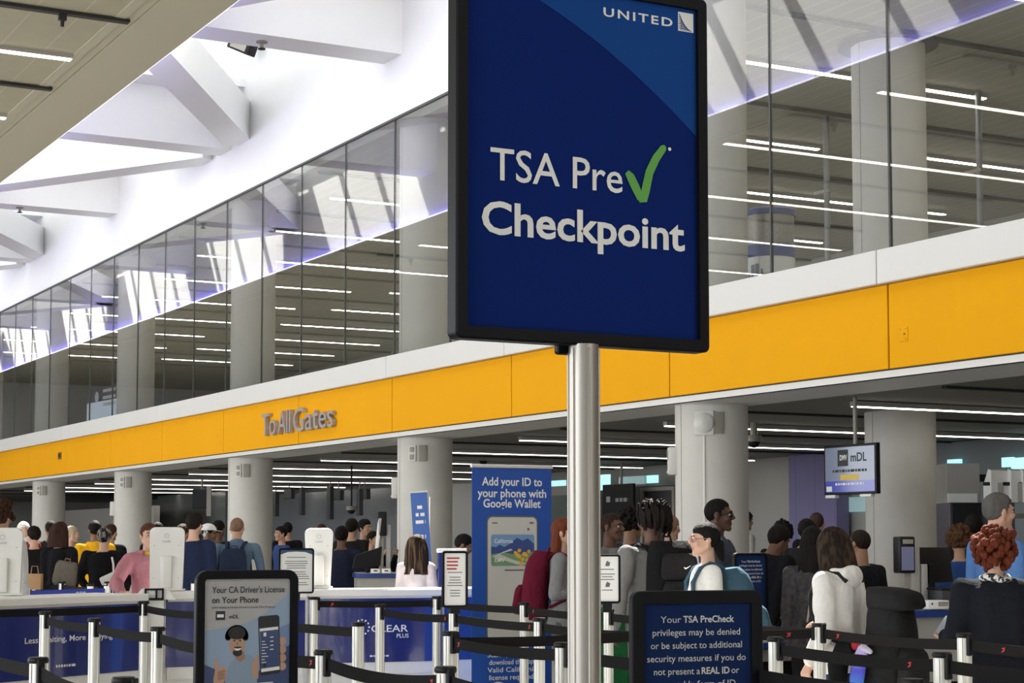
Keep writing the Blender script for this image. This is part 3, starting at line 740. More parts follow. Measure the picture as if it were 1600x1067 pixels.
# ------------------------------------------------------------------ wallet banner
p = spot(800, 14.9); t = thing('rollup_banner', 'tall blue roll-up banner Add your ID to your phone with phone picture', 'banner', (p.x, p.y, 0), R(88))
BW = .735; BT = 2.055
bl = mat('banner_blue', (0.012, 0.075, 0.36), .45); ivory = mat('banner_ivory', (.56, .55, .50), .5)
MB().box(-BW / 2, BW / 2, -.002, .002, .09, BT).build('banner_sheet', bl, t)
MB().rbox(-BW / 2 - .01, BW / 2 + .01, -.015, .015, BT - .005, BT + .025, .006).build('top_rail', alu, t)
MB().rbox(-BW / 2 - .02, BW / 2 + .02, -.11, .11, 0, .09, .02).build('base_cassette', alu, t)
MB().cyl(0, .02, .05, BT, .009, 10).build('support_pole', alu, t)
def bz(py): return zat(py, 14.9)
for q, py, w_ in (('Add your ID to', 759, .555), ('your phone with', 777, .635), ('Google Wallet', 793, .53)):
    line(t, print_w, s=q, x=0, z=bz(py), height=.068, width=w_, y=-.0042, align='C', bold=.018)
for k, q in enumerate(('Scan QR code to', 'download the app.', 'Valid California', 'license required.')):
    line(t, print_w, s=q, x=.0, z=bz(1024) - k * .062, height=.04, width=.45 - .03 * (k % 2), y=-.0042, align='C', bold=.008)
m = MB(); ph0, ph1 = -.235, .24; zt_, zb_ = bz(806), bz(1000)
def rr(x0, x1, z0, z1, r, y, mi, mb):
    pts = []
    for cx, cz, s in ((x1 - r, z1 - r, 0), (x0 + r, z1 - r, 90), (x0 + r, z0 + r, 180), (x1 - r, z0 + r, 270)):
        for k in range(6): a = R(s + 18 * k); pts.append((cx + r * math.cos(a), y, cz + r * math.sin(a)))
    mb.add(pts, [tuple(range(len(pts)))], mi)
rr(ph0, ph1, zb_, zt_, .05, -.0032, 0, m); rr(ph0 + .012, ph1 - .012, zb_ + .012, zt_ - .012, .042, -.0038, 1, m)
c0, c1, ct, cb = -.195, .205, bz(835), bz(884)
rr(c0, c1, cb, ct, .02, -.0044, 2, m)
def sh(pts, y, mi): m.add([(c0 + u * (c1 - c0), y, cb + v * (ct - cb)) for u, v in pts], [tuple(range(len(pts)))], mi)
sh([(0, .35), (.0, .62), (.12, .6), (.2, .68), (.3, .6), (.45, .72), (.6, .9), (.72, .8), (.85, .88), (1, .7), (1, .35)], -.0047, 3)
sh([(.02, .02), (0, .38), (.3, .42), (.6, .36), (1, .45), (.98, .02)], -.0049, 4)
sh([(.02, .3), (.45, .55), (.5, .5), (.2, .38), (.5, .2), (.9, .05), (.6, .05)], -.0051, 1)
rp = random.Random(3)
for k in range(16):
    u = rp.uniform(.55, 1.0); v = rp.uniform(.05, .5); r_ = rp.uniform(.03, .055)
    sh([(u + r_ * math.cos(a * PI / 3), v + 1.5 * r_ * math.sin(a * PI / 3)) for a in range(6)], -.0053 - k * .00002, 5)
m.box(ph0 + .05, ph0 + .10, -.0045, -.004, zt_ - .065, zt_ - .055, 0); m.box(ph1 - .08, ph1 - .04, -.0045, -.004, zt_ - .065, zt_ - .05, 0); m.box(ph1 - .10, ph1 - .08, -.0045, -.004, zt_ - .12, zt_ - .10, 0)
m.box(-.07, .11, -.0045, -.004, cb - .04, cb - .028, 0)
m.build('phone_picture', [mat('phone_grey', (.12, .12, .12), .5), ivory, mat('card_sky', (.16, .30, .52), .5), mat('card_hills', (.035, .07, .24), .5), mat('card_meadow', (.16, .30, .14), .5), mat('card_poppies', (.75, .40, .03), .5)], t)
m = MB(); letter(m, 'California', c0 + .03, ct - .07, height=.034, width=.17, y=-.006, bold=.006); letter(m, 'DMV', c0 + .035, cb + .035, height=.03, y=-.006, bold=.02)
m.build('card_lettering', print_w, t)
rr_m = MB(); rr_m.lathe(0, 0, [(.085, 0), (.1, 0), (.1, .001), (.085, .001)], 30, 0, Matrix.Translation((-.13, -.004, .20)) @ Matrix.Rotation(R(90), 4, 'X')); rr_m.build('ring_logo', print_w, t)
# slim leaning banner behind the long-haired woman
p = spot(675, 18.4); t = thing('slim_banner', 'slim leaning blue banner before the second column, left of the wallet banner', 'banner', (p.x, p.y, 0), R(66))
M = Matrix.Rotation(R(-4), 4, 'Y')
sl = mat('slim_banner_blue', (.05, .13, .42), .5)
MB().box(-.085, .085, -.003, .003, .25, 1.95, 0, M).build('banner_sheet', sl, t)
MB().rbox(-.095, .095, -.008, .008, 1.945, 1.965, .003, 1, 0, M).build('top_rail', alu, t)
m = MB()
for k, w_ in enumerate((.05, .09, .10, 0, .09, .06)):
    if w_: scribble(m, 0.0, 1.78 - k * .075, w_, .034, -.0045, 20 + k, 0, M)
m.build('small_printing', print_w, t)
MB().lathe(0, 0, [(0, 0), (.16, 0), (.16, .015), (.02, .03), (0, .03)], 24).build('base', alu, t)
MB().cyl(-.02, .01, .02, 1.9, .008, 8).build('support_pole', alu, t)
# low blue panel with white rim behind the narrow notice
p = spot(706, 16.2); t = thing('directional_panel', 'low blue panel with pale green rim behind the narrow white notice', 'sign', (p.x, p.y, 0), R(84))
MB().rbox(-.13, .13, -.015, .015, .55, 1.36, .006).build('panel', ctr_b, t); MB().rbox(-.14, .14, -.02, .02, 1.345, 1.38, .006).build('rim', ctr_w, t); MB().box(-.10, .10, -.05, .05, 0, .55).build('foot', ctr_w, t)
m = MB()
for k in range(3): m.box(-.10, -.07, -.018, -.0155, 1.06 + .07 * k, 1.10 + .07 * k)
m.build('printing', print_w, t)

# ------------------------------------------------------------------ wall letters and fascia fittings
a = on_y(416, 683, FAC); b = on_y(528, 665, FAC)
t = thing('wall_lettering', 'raised grey metal letters To All Gates on the yellow fascia', 'sign', (a.x, FAC - .02, 3.40), 0)
lm_ = mat('letter_grey', (.40, .36, .35), .4, metal=.3)
ww = b.x - a.x
for s, u0, u1 in (('To', 0, .21), ('All', .245, .425), ('Gates', .465, 1.0)):
    m = MB(); letter(m, s, u0 * ww, .0, height=.42, width=(u1 - u0) * ww, y=-.08, depth=.07, bold=.004); m.build('word', lm_, t)
def fit(name, label, cat, px, py, Y, mbs, group=None, rz=0):
    p = on_y(px, py, Y); t = thing(name, label, cat, tuple(p), rz, group)
    for nm, mb, mt in mbs: mb.build(nm, mt, t, 40)
    return t
fit('access_plate', 'small yellow cover plate on the yellow fascia at the right', 'cover plate', 1412, 522, FAC - .02, [('plate', MB().rbox(-.065, .065, -.008, .0, -.075, .075, .003), yellow), *[('screw', MB().ball((x, -.008, z), r_, 6), mat('plate_screw', (.3, .15, .01), .5)) for x, z, r_ in ((.04, .05, .006), (-.04, .05, .006), (.02, 0, .012), (.04, -.05, .006))]])
fit('key_switch', 'tiny dark fitting on the yellow fascia at the far left', 'switch', 94, 712, FAC - .02, [('plate', MB().rbox(-.14, .14, -.03, .0, -.09, .09, .01), mat('switch_brown', (.2, .1, .01), .5)), ('lug', MB().rbox(.02, .1, -.05, -.03, -.04, .05, .005), dark)])
# fittings on the columns
colx = [-18.1, -26.15, -34.2, -42.25, -50.3]
plate_w = mat('plate_white', (.66, .65, .61), .5); plate_g = mat('plate_grey', (.30, .28, .24), .5)
def on_col(name, label, cat, i, deg, z, mbs, group=None):
    a = R(deg); t = thing(name, label, cat, (colx[i] + .447 * math.sin(a), 12.6 - .447 * math.cos(a), z), a, group)
    for nm, mb, mt in mbs: mb.build(nm, mt, t, 40)
    return t
names5 = ['big front column at the right', 'column behind the long-haired woman', 'column behind the bald man in denim', 'column behind the woman in pink', 'leftmost column']
for i, (w_, h_) in enumerate([(.09, .2)] * 5):
    if i in (0, 1, 3):
        on_col('call_box', 'white call box low on the left side of the ' + names5[i], 'call box', i, -26, (2.42 if i == 0 else 2.30 if i == 1 else 2.22), [('body', MB().rbox(-.07, .07, -.09, .02, -.17, .17, .02), plate_w), ('speaker', MB().rbox(-.045, .045, -.097, -.09, .02, .13, .004), plate_g), ('lip', MB().rbox(-.05, .05, -.1, -.09, -.15, -.12, .004), plate_w)])
    zz = 2.84
    if i == 0:
        on_col('strobe_light', 'round white alarm strobe with conduit on the big front column', 'alarm', i, 44, zz + .02, [('body', MB().lathe(0, 0, [(0, 0), (.12, 0), (.12, .05), (.07, .09), (0, .1)], 24, 0, Matrix.Rotation(R(90), 4, 'X')), plate_w), ('back_plate', MB().rbox(-.12, .12, -.02, .01, -.15, .15, .01), plate_w), ('conduit', MB().cyl(.0, .0, -2.0, -.15, .016, 10), plate_w)])
        on_col('wall_plate', 'grey square plate right of the round alarm strobe', 'plate', i, 66, zz + .02, [('plate', MB().rbox(-.06, .06, -.02, .01, -.13, .13, .006), plate_g)])
    elif i < 5:
        on_col('wall_plate', 'pale two-gang plate high on the ' + names5[i], 'plate', i, 38, zz, [('plate', MB().rbox(-.065, .065, -.02, .01, -.13, .13, .006), plate_w), ('sockets', MB().rbox(-.04, .04, -.026, -.02, .02, .1, .004).rbox(-.04, .04, -.026, -.02, -.1, -.02, .004), plate_g)])
        on_col('wall_plate', 'brown-grey plate high on the ' + names5[i].replace('column behind', 'column behind') + ', right of two', 'plate', i, 60, zz, [('plate', MB().rbox(-.065, .065, -.02, .01, -.13, .13, .006), plate_g)])
# dome cameras
for px, py, Y, drop, lab in ((1178, 690, 15.2, .12, 'dark dome camera under the lower ceiling beside the big front column'), (755, 720, 17.5, .10, 'dark dome camera under the ceiling above the wallet banner'), (549, 797, 16.0, .8, 'dome camera hanging on a rod above the centre kiosk')):
    p = on_y(px, py, Y); t = thing('dome_camera', lab, 'camera', (p.x, p.y, p.z), 0)
    MB().cyl(0, 0, .02, 3.13 - p.z, .02 if drop > .5 else .05, 12).build('stem', plate_g if drop < .5 else black, t, 40)
    MB().lathe(0, 0, [(0, .09), (.10, .09), (.12, .05), (.12, .0), (0, 0)], 20).build('housing', plate_g, t, 40)
    MB().ball((0, 0, 0), .09, 14).build('dome', black, t, 60)
# ------------------------------------------------------------------ hanging screen
p0 = on_y(1288, 697, 13.35); p1 = on_y(1371, 771, 13.35)
t = thing('hanging_screen', 'hanging monitor with blue footer and licence advert below the lower ceiling', 'screen', ((p0.x + p1.x) / 2, 13.35, 0), R(0))
sw_ = (p1.x - p0.x) / 2; za, zb = p1.z, p0.z
MB().rbox(-sw_, sw_, -.01, .05, za, zb, .008).build('bezel', black, t)
scr_e = mat('screen_grey_glow', (.1, .11, .14), .2, emit=(.085, .105, .15), estr=1.0); scr_b = mat('screen_blue_glow', (.03, .04, .2), .2, emit=(.03, .035, .2), estr=1.0)
MB().box(-sw_ + .03, sw_ - .03, -.013, -.01, za + .16, zb - .03).build('picture', scr_e, t)
MB().box(-sw_ + .03, sw_ - .03, -.013, -.01, za + .03, za + .16).build('picture_footer', scr_b, t)
m = MB(); zh = zb - za
m.box(-sw_ * .45, -sw_ * .05, -.015, -.013, zb - .25, zb - .06)
letter(m, 'mDL', sw_ * .05, zb - .20, height=.10, width=sw_ * .6, y=-.0145, bold=.02)
scribble(m, 0, zb - .32, sw_ * 1.3, .03, -.0145, 8)
m.build('lettering', ink, t)
m = MB(); letter(m, 'DMV', -sw_ * .22, zb - .18, height=.06, width=sw_ * .28, y=-.0165, align='C', bold=.03, mi=0); scribble(m, 0, za + .11, sw_ * 1.1, .026, -.0145, 9); m.box(-sw_ + .05, -sw_ + .15, -.0145, -.013, za + .04, za + .1)
m.build('white_lettering', print_w, t)
MB().box(-sw_ * .35, sw_ * .35, -.0145, -.013, zb - .41, zb - .35).build('button', yel_p, t)
MB().cyl(0, .08, zb - .2, 3.13, .025, 12).build('ceiling_pole', plate_g, t, 40)
MB().rbox(-.12, .12, .05, .08, zb - .4, zb - .1, .005).build('mount', black, t)
m = MB().rbox(-sw_ + .02, -sw_ + .2, -.01, .05, za - .035, za, .004); m.rbox(sw_ - .3, sw_ - .1, -.01, .05, za - .03, za, .004); m.build('brackets', ctr_w, t)
p = on_y(313, 783, 15.5)
t = thing('side_screen', 'black monitor seen edge-on, hanging left of the bald man in denim', 'screen', (p.x, p.y, 0), R(18))
MB().rbox(-.3, .3, -.05, .05, p.z - .2, p.z + .32, .02).build('casing', black, t); MB().cyl(0, .05, p.z + .2, 3.13, .03, 10).build('ceiling_pole', plate_g, t); MB().rbox(.3, .5, -.03, .0, p.z - .4, p.z + .4, .01).build('mount_plate', plate_g, t)
# ------------------------------------------------------------------ upper floor things
p = on_y(1203, 400, 13.8)
t = thing('recycling_bin', 'round perforated steel recycling bin with blue bands behind the upper glass', 'bin', (p.x, p.y, 4.2), R(45))
zt = on_y(1203, 331, 13.8).z - 4.2
perf = mat('perforated_steel', (.33, .31, .28), .4, metal=.6, var=.5, vscale=70); bblue = mat('bin_blue', (.02, .05, .25), .4)
MB().cyl(0, 0, .02, zt * .66, .315, 36).build('lower_drum', perf, t, 40); MB().cyl(0, 0, zt * .68, zt - .06, .31, 36).build('upper_drum', perf, t, 40)
MB().lathe(0, 0, [(.0, zt - .07), (.335, zt - .07), (.335, zt), (.28, zt + .03), (0, zt + .03)], 36).build('lid', bblue, t, 40)
MB().cyl(0, 0, zt * .58, zt * .69, .325, 36).build('blue_band', bblue, t, 40); MB().cyl(0, 0, zt * .36, zt * .58, .32, 36).build('white_band', print_w, t, 40)
m = MB()
for k, (w_, h_) in enumerate(((.05, .06), (.05, .16), (.05, .17), (.025, .10))):
    a = R(-46 + 12 * k); M = Matrix.Rotation(a, 4, 'Z'); m.box(-w_ / 2, w_ / 2, -.327, -.319, zt * .4, zt * .4 + h_, 0, M)
m.build('pictograms', mat('bin_print', (.1, .14, .2), .5), t)
for k in (0, 1):
    p = on_y((1292, 1531)[k], 300, 18.0 + k)
    t = thing('glazing_post', ('slim steel post left of the second upper column', 'slim steel post right of the second upper column')[k], 'post', (p.x, p.y, 4.2), 0)
    MB().cyl(0, 0, 0, 4.04, .05, 12).build('post', mat('post_grey', (.2, .2, .2), .4, metal=.5), t, 40); MB().rbox(-.3, .06, -.04, .04, 2.8, 2.86, .01).build('arm', plate_g, t)
p = on_y(161, 632, 14.5); s0 = on_y(143, 608, 14.5); s1 = on_y(181, 655, 14.5)
t = thing('gate_directory', 'dark blue directory sign behind the far left upper glass', 'sign', (p.x, p.y, 0), R(4))
hw = (s1.x - s0.x) / 2; zc = s0.z + (s1.z - s0.z) * .42
MB().box(-hw, hw, -.03, .03, zc, s0.z).build('header', mat('directory_navy', (.02, .025, .06), .4), t)
MB().box(-hw, hw, -.03, .03, s1.z - .4, zc).build('backlit_panel', mat('directory_glow', (.5, .6, .7), .3, emit=(.35, .42, .5), estr=1.0), t)
m = MB()
for k in range(3): m.box(hw * .05, hw * .85, -.034, -.03, s0.z - .2 - .2 * k, s0.z - .11 - .2 * k)
m.lathe(0, 0, [(.0, 0), (.16, 0), (.16, .004), (0, .004)], 16, 0, Matrix.Translation((-hw * .35, -.03, s0.z - .3)) @ Matrix.Rotation(R(90), 4, 'X'))
m.build('printing', print_w, t)
MB().box(-.03, .03, -.03, .03, 4.2, s1.z - .4).build('leg', plate_g, t)

# ------------------------------------------------------------------ lower hall background
def wall_piece(name, px0, px1, Y, z0, z1, m_, th=.1):
    a = on_y(px0, 800, Y); b = on_y(px1, 800, Y)
    return struct(MB().box(a.x, b.x, Y, Y + th, z0, z1).build(name, m_))
wall_piece('wall_partition_violet_lit', 1233, 1307, 21.6, 0, 3.12, plank_mat('violet_lit_panels', (.20, .18, .34), (.14, .13, .26), 0, .6, .02), .3)  # violet light on this wall is put into the panel colour
wall_piece('wall_partition_grey', 60, 240, 17.0, 0, 2.55, mat('partition_grey', (.40, .385, .35), .7), .2)
wall_piece('wall_partition_glassy', 246, 352, 19.0, 0, 3.0, mat('partition_slate', (.16, .17, .165), .15), .2)
wall_piece('wall_partition_slate', 420, 640, 20.5, 0, 2.9, mat('partition_blue_grey', (.22, .235, .255), .15), .2)
wall_piece('wall_partition_pale', 700, 742, 18.5, 0, 2.75, greyw, .2)
wall_piece('wall_partition_green', 850, 935, 20.8, 0, 2.5, mat('partition_green_grey', (.15, .18, .17), .3), .2)
wall_piece('wall_partition_dark', 935, 1062, 20.9, 0, 2.62, mat('partition_charcoal', (.05, .05, .055), .5), .2)
wall_piece('wall_partition_right', 1455, 1640, 21.0, 0, 3.12, mat('partition_teal_dark', (.10, .12, .13), .4), .2)
cy_e = mat('daylit_window', (.3, .5, .5), .2, emit=(.45, .95, .98), estr=1.0)
k = 0
for px0, px1, py0, py1, Y in ((858, 882, 750, 760, 20.7), (936, 951, 741, 766, 20.7), (967, 1006, 743, 758, 20.75), (1010, 1026, 742, 755, 20.75), (1480, 1500, 717, 728, 20.9), (1479, 1487, 726, 786, 20.9), (1565, 1582, 714, 730, 20.9), (1580, 1625, 713, 738, 20.9), (1316, 1352, 776, 800, 21.9)):
    a = on_y(px0, py1, Y); b = on_y(px1, py0, Y); k += 1
    pm = cy_e if k not in (3, 9) else mat('dim_window', (.2, .3, .3), .2, emit=(.16, .24, .25), estr=1.0)
    struct(MB().box(a.x, b.x, Y, Y + .05, a.z, b.z).build('window_%d' % (36 + k), pm))
a = on_y(1003, 768, 20.8); b = on_y(1056, 768, 20.8)
m = MB().box(a.x, a.x + .08, 20.75, 20.9, 0, a.z); m.box(b.x - .08, b.x, 20.75, 20.9, 0, a.z); m.box(a.x, b.x, 20.75, 20.9, a.z, a.z + .08)
struct(m.build('door_1', plate_g)); struct(MB().box(a.x + .08, b.x - .08, 20.8, 20.88, 0, a.z).build('door_panel', mat('door_dark', (.03, .03, .032), .4)))
p = on_y(965, 784, 20.3); t = thing('dark_screen', 'dark screen with small white wording above the crowd right of the pole', 'screen', tuple(p), 0)
MB().rbox(-.62, .62, 0, .06, -.35, .38, .01).build('casing', black, t); m = MB(); scribble(m, .17, .0, .5, .08, -.004, 10); m.box(-.45, -.3, -.004, 0, .0, .12); m.build('lettering', mat('dim_print', (.3, .3, .3), .5), t); MB().cyl(0, .1, .3, 3.13 - p.z, .03, 8).build('hanger', plate_g, t)
# hanging boxes over the scanners behind the centre kiosk
for k, (px, py, w_, h_) in enumerate(((431, 788, .12, .35), (472, 783, .10, .4), (516, 786, .12, .45), (562, 785, .10, .35), (452, 772, .3, .14), (529, 774, .25, .14), (570, 772, .25, .14))):
    p = on_y(px, py, 19.0 + .1 * k); t = thing('hanging_device', ('leftmost dark upright device hanging over the scanners', 'second dark upright device hanging over the scanners', 'tallest dark upright device hanging above the centre kiosk', 'dark upright device hanging right of the rod camera', 'small flat box hanging left over the scanners', 'small flat box hanging left of the rod camera', 'small flat box hanging right of the rod camera')[k], 'device', tuple(p), 0)
    MB().rbox(-w_, w_, -.06, .06, -h_, h_, .01).build('casing', mat('device_dark', (.05, .055, .06), .4), t); MB().cyl(0, 0, h_, 3.12 - p.z, .02, 8).build('hanger', plate_g, t)

# ------------------------------------------------------------------ officers' podiums and equipment
pod_b = mat('podium_blue_edge', (.012, .04, .22), .35)
def podium(label, px, Z, wd, top, rz, lowz=.5):
    p = spot(px, Z); t = thing('podium', label, 'counter', (p.x, p.y, 0), rz)
    MB().rbox(-wd / 2, wd / 2, -.05, .6, top - .05, top, .006).build('blue_edge', pod_b, t); MB().box(-wd / 2 + .02, wd / 2 - .02, -.03, .58, top - .001, top + .006).build('worktop', ctr_g, t)
    MB().box(-wd / 2 + .02, wd / 2 - .02, 0, .55, lowz, top - .05).build('body', ctr_g, t); MB().box(-wd / 2 + .05, wd / 2 - .05, .03, .5, 0, lowz).build('kick_base', black, t)
    return t, p
podium('grey podium with blue edge behind the trekking pack at the right', 1440, 12.2, 1.0, .985, R(86))
podium('grey podium behind the lit belt posts right of the privileges poster', 1243, 13.5, .66, .70, R(86), .56)
podium('small grey podium with blue edge beyond the centre counter', 594, 20.5, .55, 1.08, R(70))
def equip(name, label, cat, px, Z, z, rz, mbs):
    p = spot(px, Z, z); t = thing(name, label, cat, tuple(p), rz)
    for nm, mb, mt in mbs: mb.build(nm, mt, t, 40)
    return t
scr_v = mat('camera_screen', (.06, .06, .09), .2, emit=(.07, .07, .12), estr=1.0)
Zp = 12.35
equip('face_camera', 'upright face camera unit with dark violet screen on a pale arm', 'camera', 1424, Zp, .99, R(80), [('pole', MB().rbox(-.0, .07, .02, .08, 0, .42, .006).rbox(.08, .13, .02, .08, 0, .30, .006), ctr_g), ('head', MB().rbox(-.12, .0, -.04, .06, .24, .49, .012), black), ('screen', MB().box(-.11, -.015, -.043, -.04, .26, .42), scr_v), ('lens_bar', MB().rbox(-.10, -.02, -.046, -.04, .44, .47, .002), plate_g), ('arm', MB().rbox(-.05, .02, .03, .07, .14, .27, .004), plate_g), ('foot', MB().rbox(-.04, .16, -.04, .12, 0, .012, .004), ctr_g)])
equip('document_reader', 'small pale card reader box on the right podium', 'reader', 1456, 12.2, .991, R(84), [('body', MB().rbox(-.08, .09, -.05, .08, 0, .06, .008), ctr_w), ('slot', MB().box(.0, .08, -.052, -.05, .02, .05), plate_g), ('mark', MB().rbox(-.055, -.045, -.052, -.05, .03, .045, .001), ink)])
equip('monitor', 'black monitor seen from behind on the right podium', 'monitor', 1458, 12.6, .991, R(96), [('casing', MB().rbox(-.2, .22, 0, .035, .17, .42, .01, 2, 0, Matrix.Rotation(R(-8), 4, 'X')), black), ('stand', MB().rbox(-.03, .03, .02, .06, 0, .3, .006), black), ('foot', MB().rbox(-.1, .1, -.03, .15, 0, .015, .004), black)])
equip('document_tray', 'dark open tray box on the right podium beside the card reader', 'tray', 1488, 12.3, .991, R(84), [('box', MB().rbox(-.1, .12, 0, .2, 0, .13, .01), mat('tray_dark', (.03, .033, .04), .5)), ('rim', MB().rbox(-.11, .13, -.01, .21, .125, .14, .004), black)])
Zq = 20.7
equip('face_camera', 'black camera head on a pale post beyond the centre counter', 'camera', 600, Zq, 1.086, R(70), [('pole', MB().rbox(-.05, .0, 0, .06, 0, .42, .006).rbox(.03, .08, 0, .06, 0, .55, .006), ctr_g), ('head', MB().rbox(-.07, .03, -.06, .0, .42, .70, .01), black), ('screen_edge', MB().rbox(-.13, -.09, -.06, .0, .25, .62, .006, 2, 0, Matrix.Rotation(R(6), 4, 'Y')), ctr_w), ('foot', MB().rbox(-.08, .1, -.06, .1, 0, .015, .004), ctr_g)])
equip('monitor', 'tilted dark monitor beyond the centre counter beside the pale post', 'monitor', 576, 20.6, 1.086, R(75), [('casing', MB().add([(-.18, 0, .05), (.14, 0, .08), (.16, 0, .3), (-.14, 0, .2), (-.18, .05, .05), (.14, .05, .08), (.16, .05, .3), (-.14, .05, .2)], [(0, 1, 2, 3), (7, 6, 5, 4), (0, 4, 5, 1), (1, 5, 6, 2), (2, 6, 7, 3), (3, 7, 4, 0)]), black), ('stand', MB().rbox(-.02, .02, .02, .05, 0, .2, .006), black)])
for k, px in enumerate((587, 604)):
    equip('card_reader', ('left small white reader box on the far podium', 'right small white reader box on the far podium')[k], 'reader', px, 20.35, 1.087, R(70), [('body', MB().rbox(-.05, .05, -.04, .05, 0, .05, .006), ctr_w), ('slot', MB().box(-.02, .02, -.042, -.04, .02, .035), ink)])
# right rear: shelving, cabinet and three upright scanners
p = spot(1535, 20.2); t = thing('equipment_cabinet', 'dark violet-grey cabinet below the white scanners at the right', 'cabinet', (p.x, p.y, 0), R(62))
MB().rbox(-.38, .36, 0, .6, 0, 1.88, .01).build('body', mat('cabinet_violet', (.045, .042, .06), .4), t); MB().rbox(-.36, -.02, -.03, .0, 1.62, 1.87, .01).build('grille', black, t); MB().rbox(-.34, .34, -.015, 0, .1, 1.6, .005).build('door', mat('cabinet_violet', (.045, .042, .06), .4), t)
p = spot(1505, 20.9); t = thing('white_locker', 'plain white cabinet left of the white scanners', 'cabinet', (p.x, p.y, 0), R(62)); MB().rbox(-.2, .2, 0, .5, 0, 2.35, .01).build('body', ctr_g, t); MB().rbox(-.19, .16, -.012, 0, 1.4, 2.0, .004).build('door', ctr_w, t); MB().rbox(.12, .14, -.03, -.012, 1.6, 1.75, .003).build('handle', black, t)
p = spot(1545, 21.6); t = thing('wall_shelf', 'long pale shelf board behind the man in the blue shirt', 'shelf', (p.x, p.y, 1.72), R(62)); MB().rbox(-.4, .9, .0, .25, 0, .06, .005).build('board', ctr_g, t); MB().rbox(-.4, .9, 0, .25, -.75, -.70, .005).build('lower_board', ctr_g, t); MB().box(-.35, -.3, .05, .2, -1.72, 0).build('support', ctr_g, t)
for k, px in enumerate((1544, 1575, 1594)):
    p = spot(px, 20.4, 1.885); t = thing('upright_scanner', ('leftmost white upright scanner with angled screen', 'middle white upright scanner with angled screen', 'white upright scanner at the right edge with angled screen')[k], 'scanner', tuple(p), R(50))
    MB().add([(-.1, 0, 0), (.06, 0, 0), (.06, 0, .36), (.0, 0, .38), (-.1, 0, .2), (-.1, .22, 0), (.06, .22, 0), (.06, .22, .36), (.0, .22, .38), (-.1, .22, .2)], [(0, 1, 2, 3, 4), (9, 8, 7, 6, 5), (0, 5, 6, 1), (1, 6, 7, 2), (2, 7, 8, 3), (3, 8, 9, 4), (4, 9, 5, 0)], 0, Matrix.Rotation(R(-60), 4, 'Z')).build('body', ctr_w, t)
    MB().rbox(-.09, .09, -.012, .0, .25, .34, .004, 1, 0, Matrix.Rotation(R(-20), 4, 'X')).build('screen', black, t)
    MB().rbox(.09, .16, -.01, .12, 0, .22, .004).build('side_panel', plate_g, t)
    MB().rbox(-.06, .06, -.03, -.005, .19, .23, .004).build('slot', black, t)

# small fittings on the skylight beams
def on_z(px, py, z):
    d = ray(px, py); return Vector((0, 0, EYE)) + d * ((z - EYE) / d.z)
for px, py, lab in ((409, 65, 'small dark sprinkler under the nearest white skylight beam'), (31, 324, 'small dark sprinkler under the third white skylight beam at the left edge')):
    p = on_z(px, py, 9.25); t = thing('sprinkler', lab, 'sprinkler', tuple(p), 0)
    MB().lathe(0, 0, [(0, .0), (.09, .0), (.09, -.02), (.03, -.03), (.03, -.10), (0, -.10)], 16).build('rosette', plate_g, t, 40); MB().lathe(0, 0, [(0, -.10), (.06, -.11), (.06, -.125), (0, -.125)], 12).build('deflector', black, t, 40)
p = on_z(368, 80, 10.9); p.x = -76 + 1.9 * round((p.x + 75.92) / 1.9) + .08; t = thing('floodlight', 'black floodlight high in the skylight slot beyond the nearest beam', 'light fixture', tuple(p), R(30))
MB().rbox(-.28, .28, -.12, .12, -.12, .16, .02, 2, 0, Matrix.Rotation(R(25), 4, 'Y')).build('housing', black, t, 40); MB().box(-.2, .2, -.125, -.12, -.08, .1, 0, Matrix.Rotation(R(25), 4, 'Y')).build('lens', plate_g, t); MB().rbox(-.05, .05, -.05, .05, .1, .365, .01).build('bracket', ctr_w, t)
# ------------------------------------------------------------------ people
def remesh(mb, name, mats, parent, voxel, smooth_it=4, fac=.5, noise_amp=0.0, noise_scale=8.0, post=None):
    me = mb.mesh(name); tmp = bpy.data.objects.new(name, me); col.objects.link(tmp)
    r = tmp.modifiers.new('r', 'REMESH'); r.mode = 'VOXEL'; r.voxel_size = voxel
    s = tmp.modifiers.new('s', 'SMOOTH'); s.factor = fac; s.iterations = smooth_it
    dg = bpy.context.evaluated_depsgraph_get(); out = bpy.data.meshes.new_from_object(tmp.evaluated_get(dg))
    bpy.data.objects.remove(tmp); bpy.data.meshes.remove(me)
    out.name = name
    for m in (mats if isinstance(mats, (list, tuple)) else [mats]): out.materials.append(m)
    if noise_amp:
        out.update(); N = [v.normal.copy() for v in out.vertices]
        for v, n in zip(out.vertices, N):
            c = v.co; k = noise.noise(Vector((c.x * noise_scale, c.y * noise_scale, c.z * noise_scale * .45)))
            v.co = c + n * (noise_amp * k)
    if post: post(out)
    out.shade_smooth(); out.update()
    o = bpy.data.objects.new(name, out); col.objects.link(o)
    if parent: o.parent = parent
    return o
FAB = {}
def fabric(rgb, var=.12):
    if isinstance(rgb, bpy.types.Material): return rgb
    k = tuple(round(c, 3) for c in rgb)
    if k not in FAB: FAB[k] = mat('fabric_%d' % len(FAB), rgb, 0.9, spec=.08, var=var, vscale=14, bump=.9, bscale=16)
    return FAB[k]
def skinm(rgb):
    k = ('s',) + tuple(rgb)
    if k not in FAB: FAB[k] = mat('skin_%d' % len(FAB), rgb, .5, spec=.3, var=.06, vscale=25)
    return FAB[k]
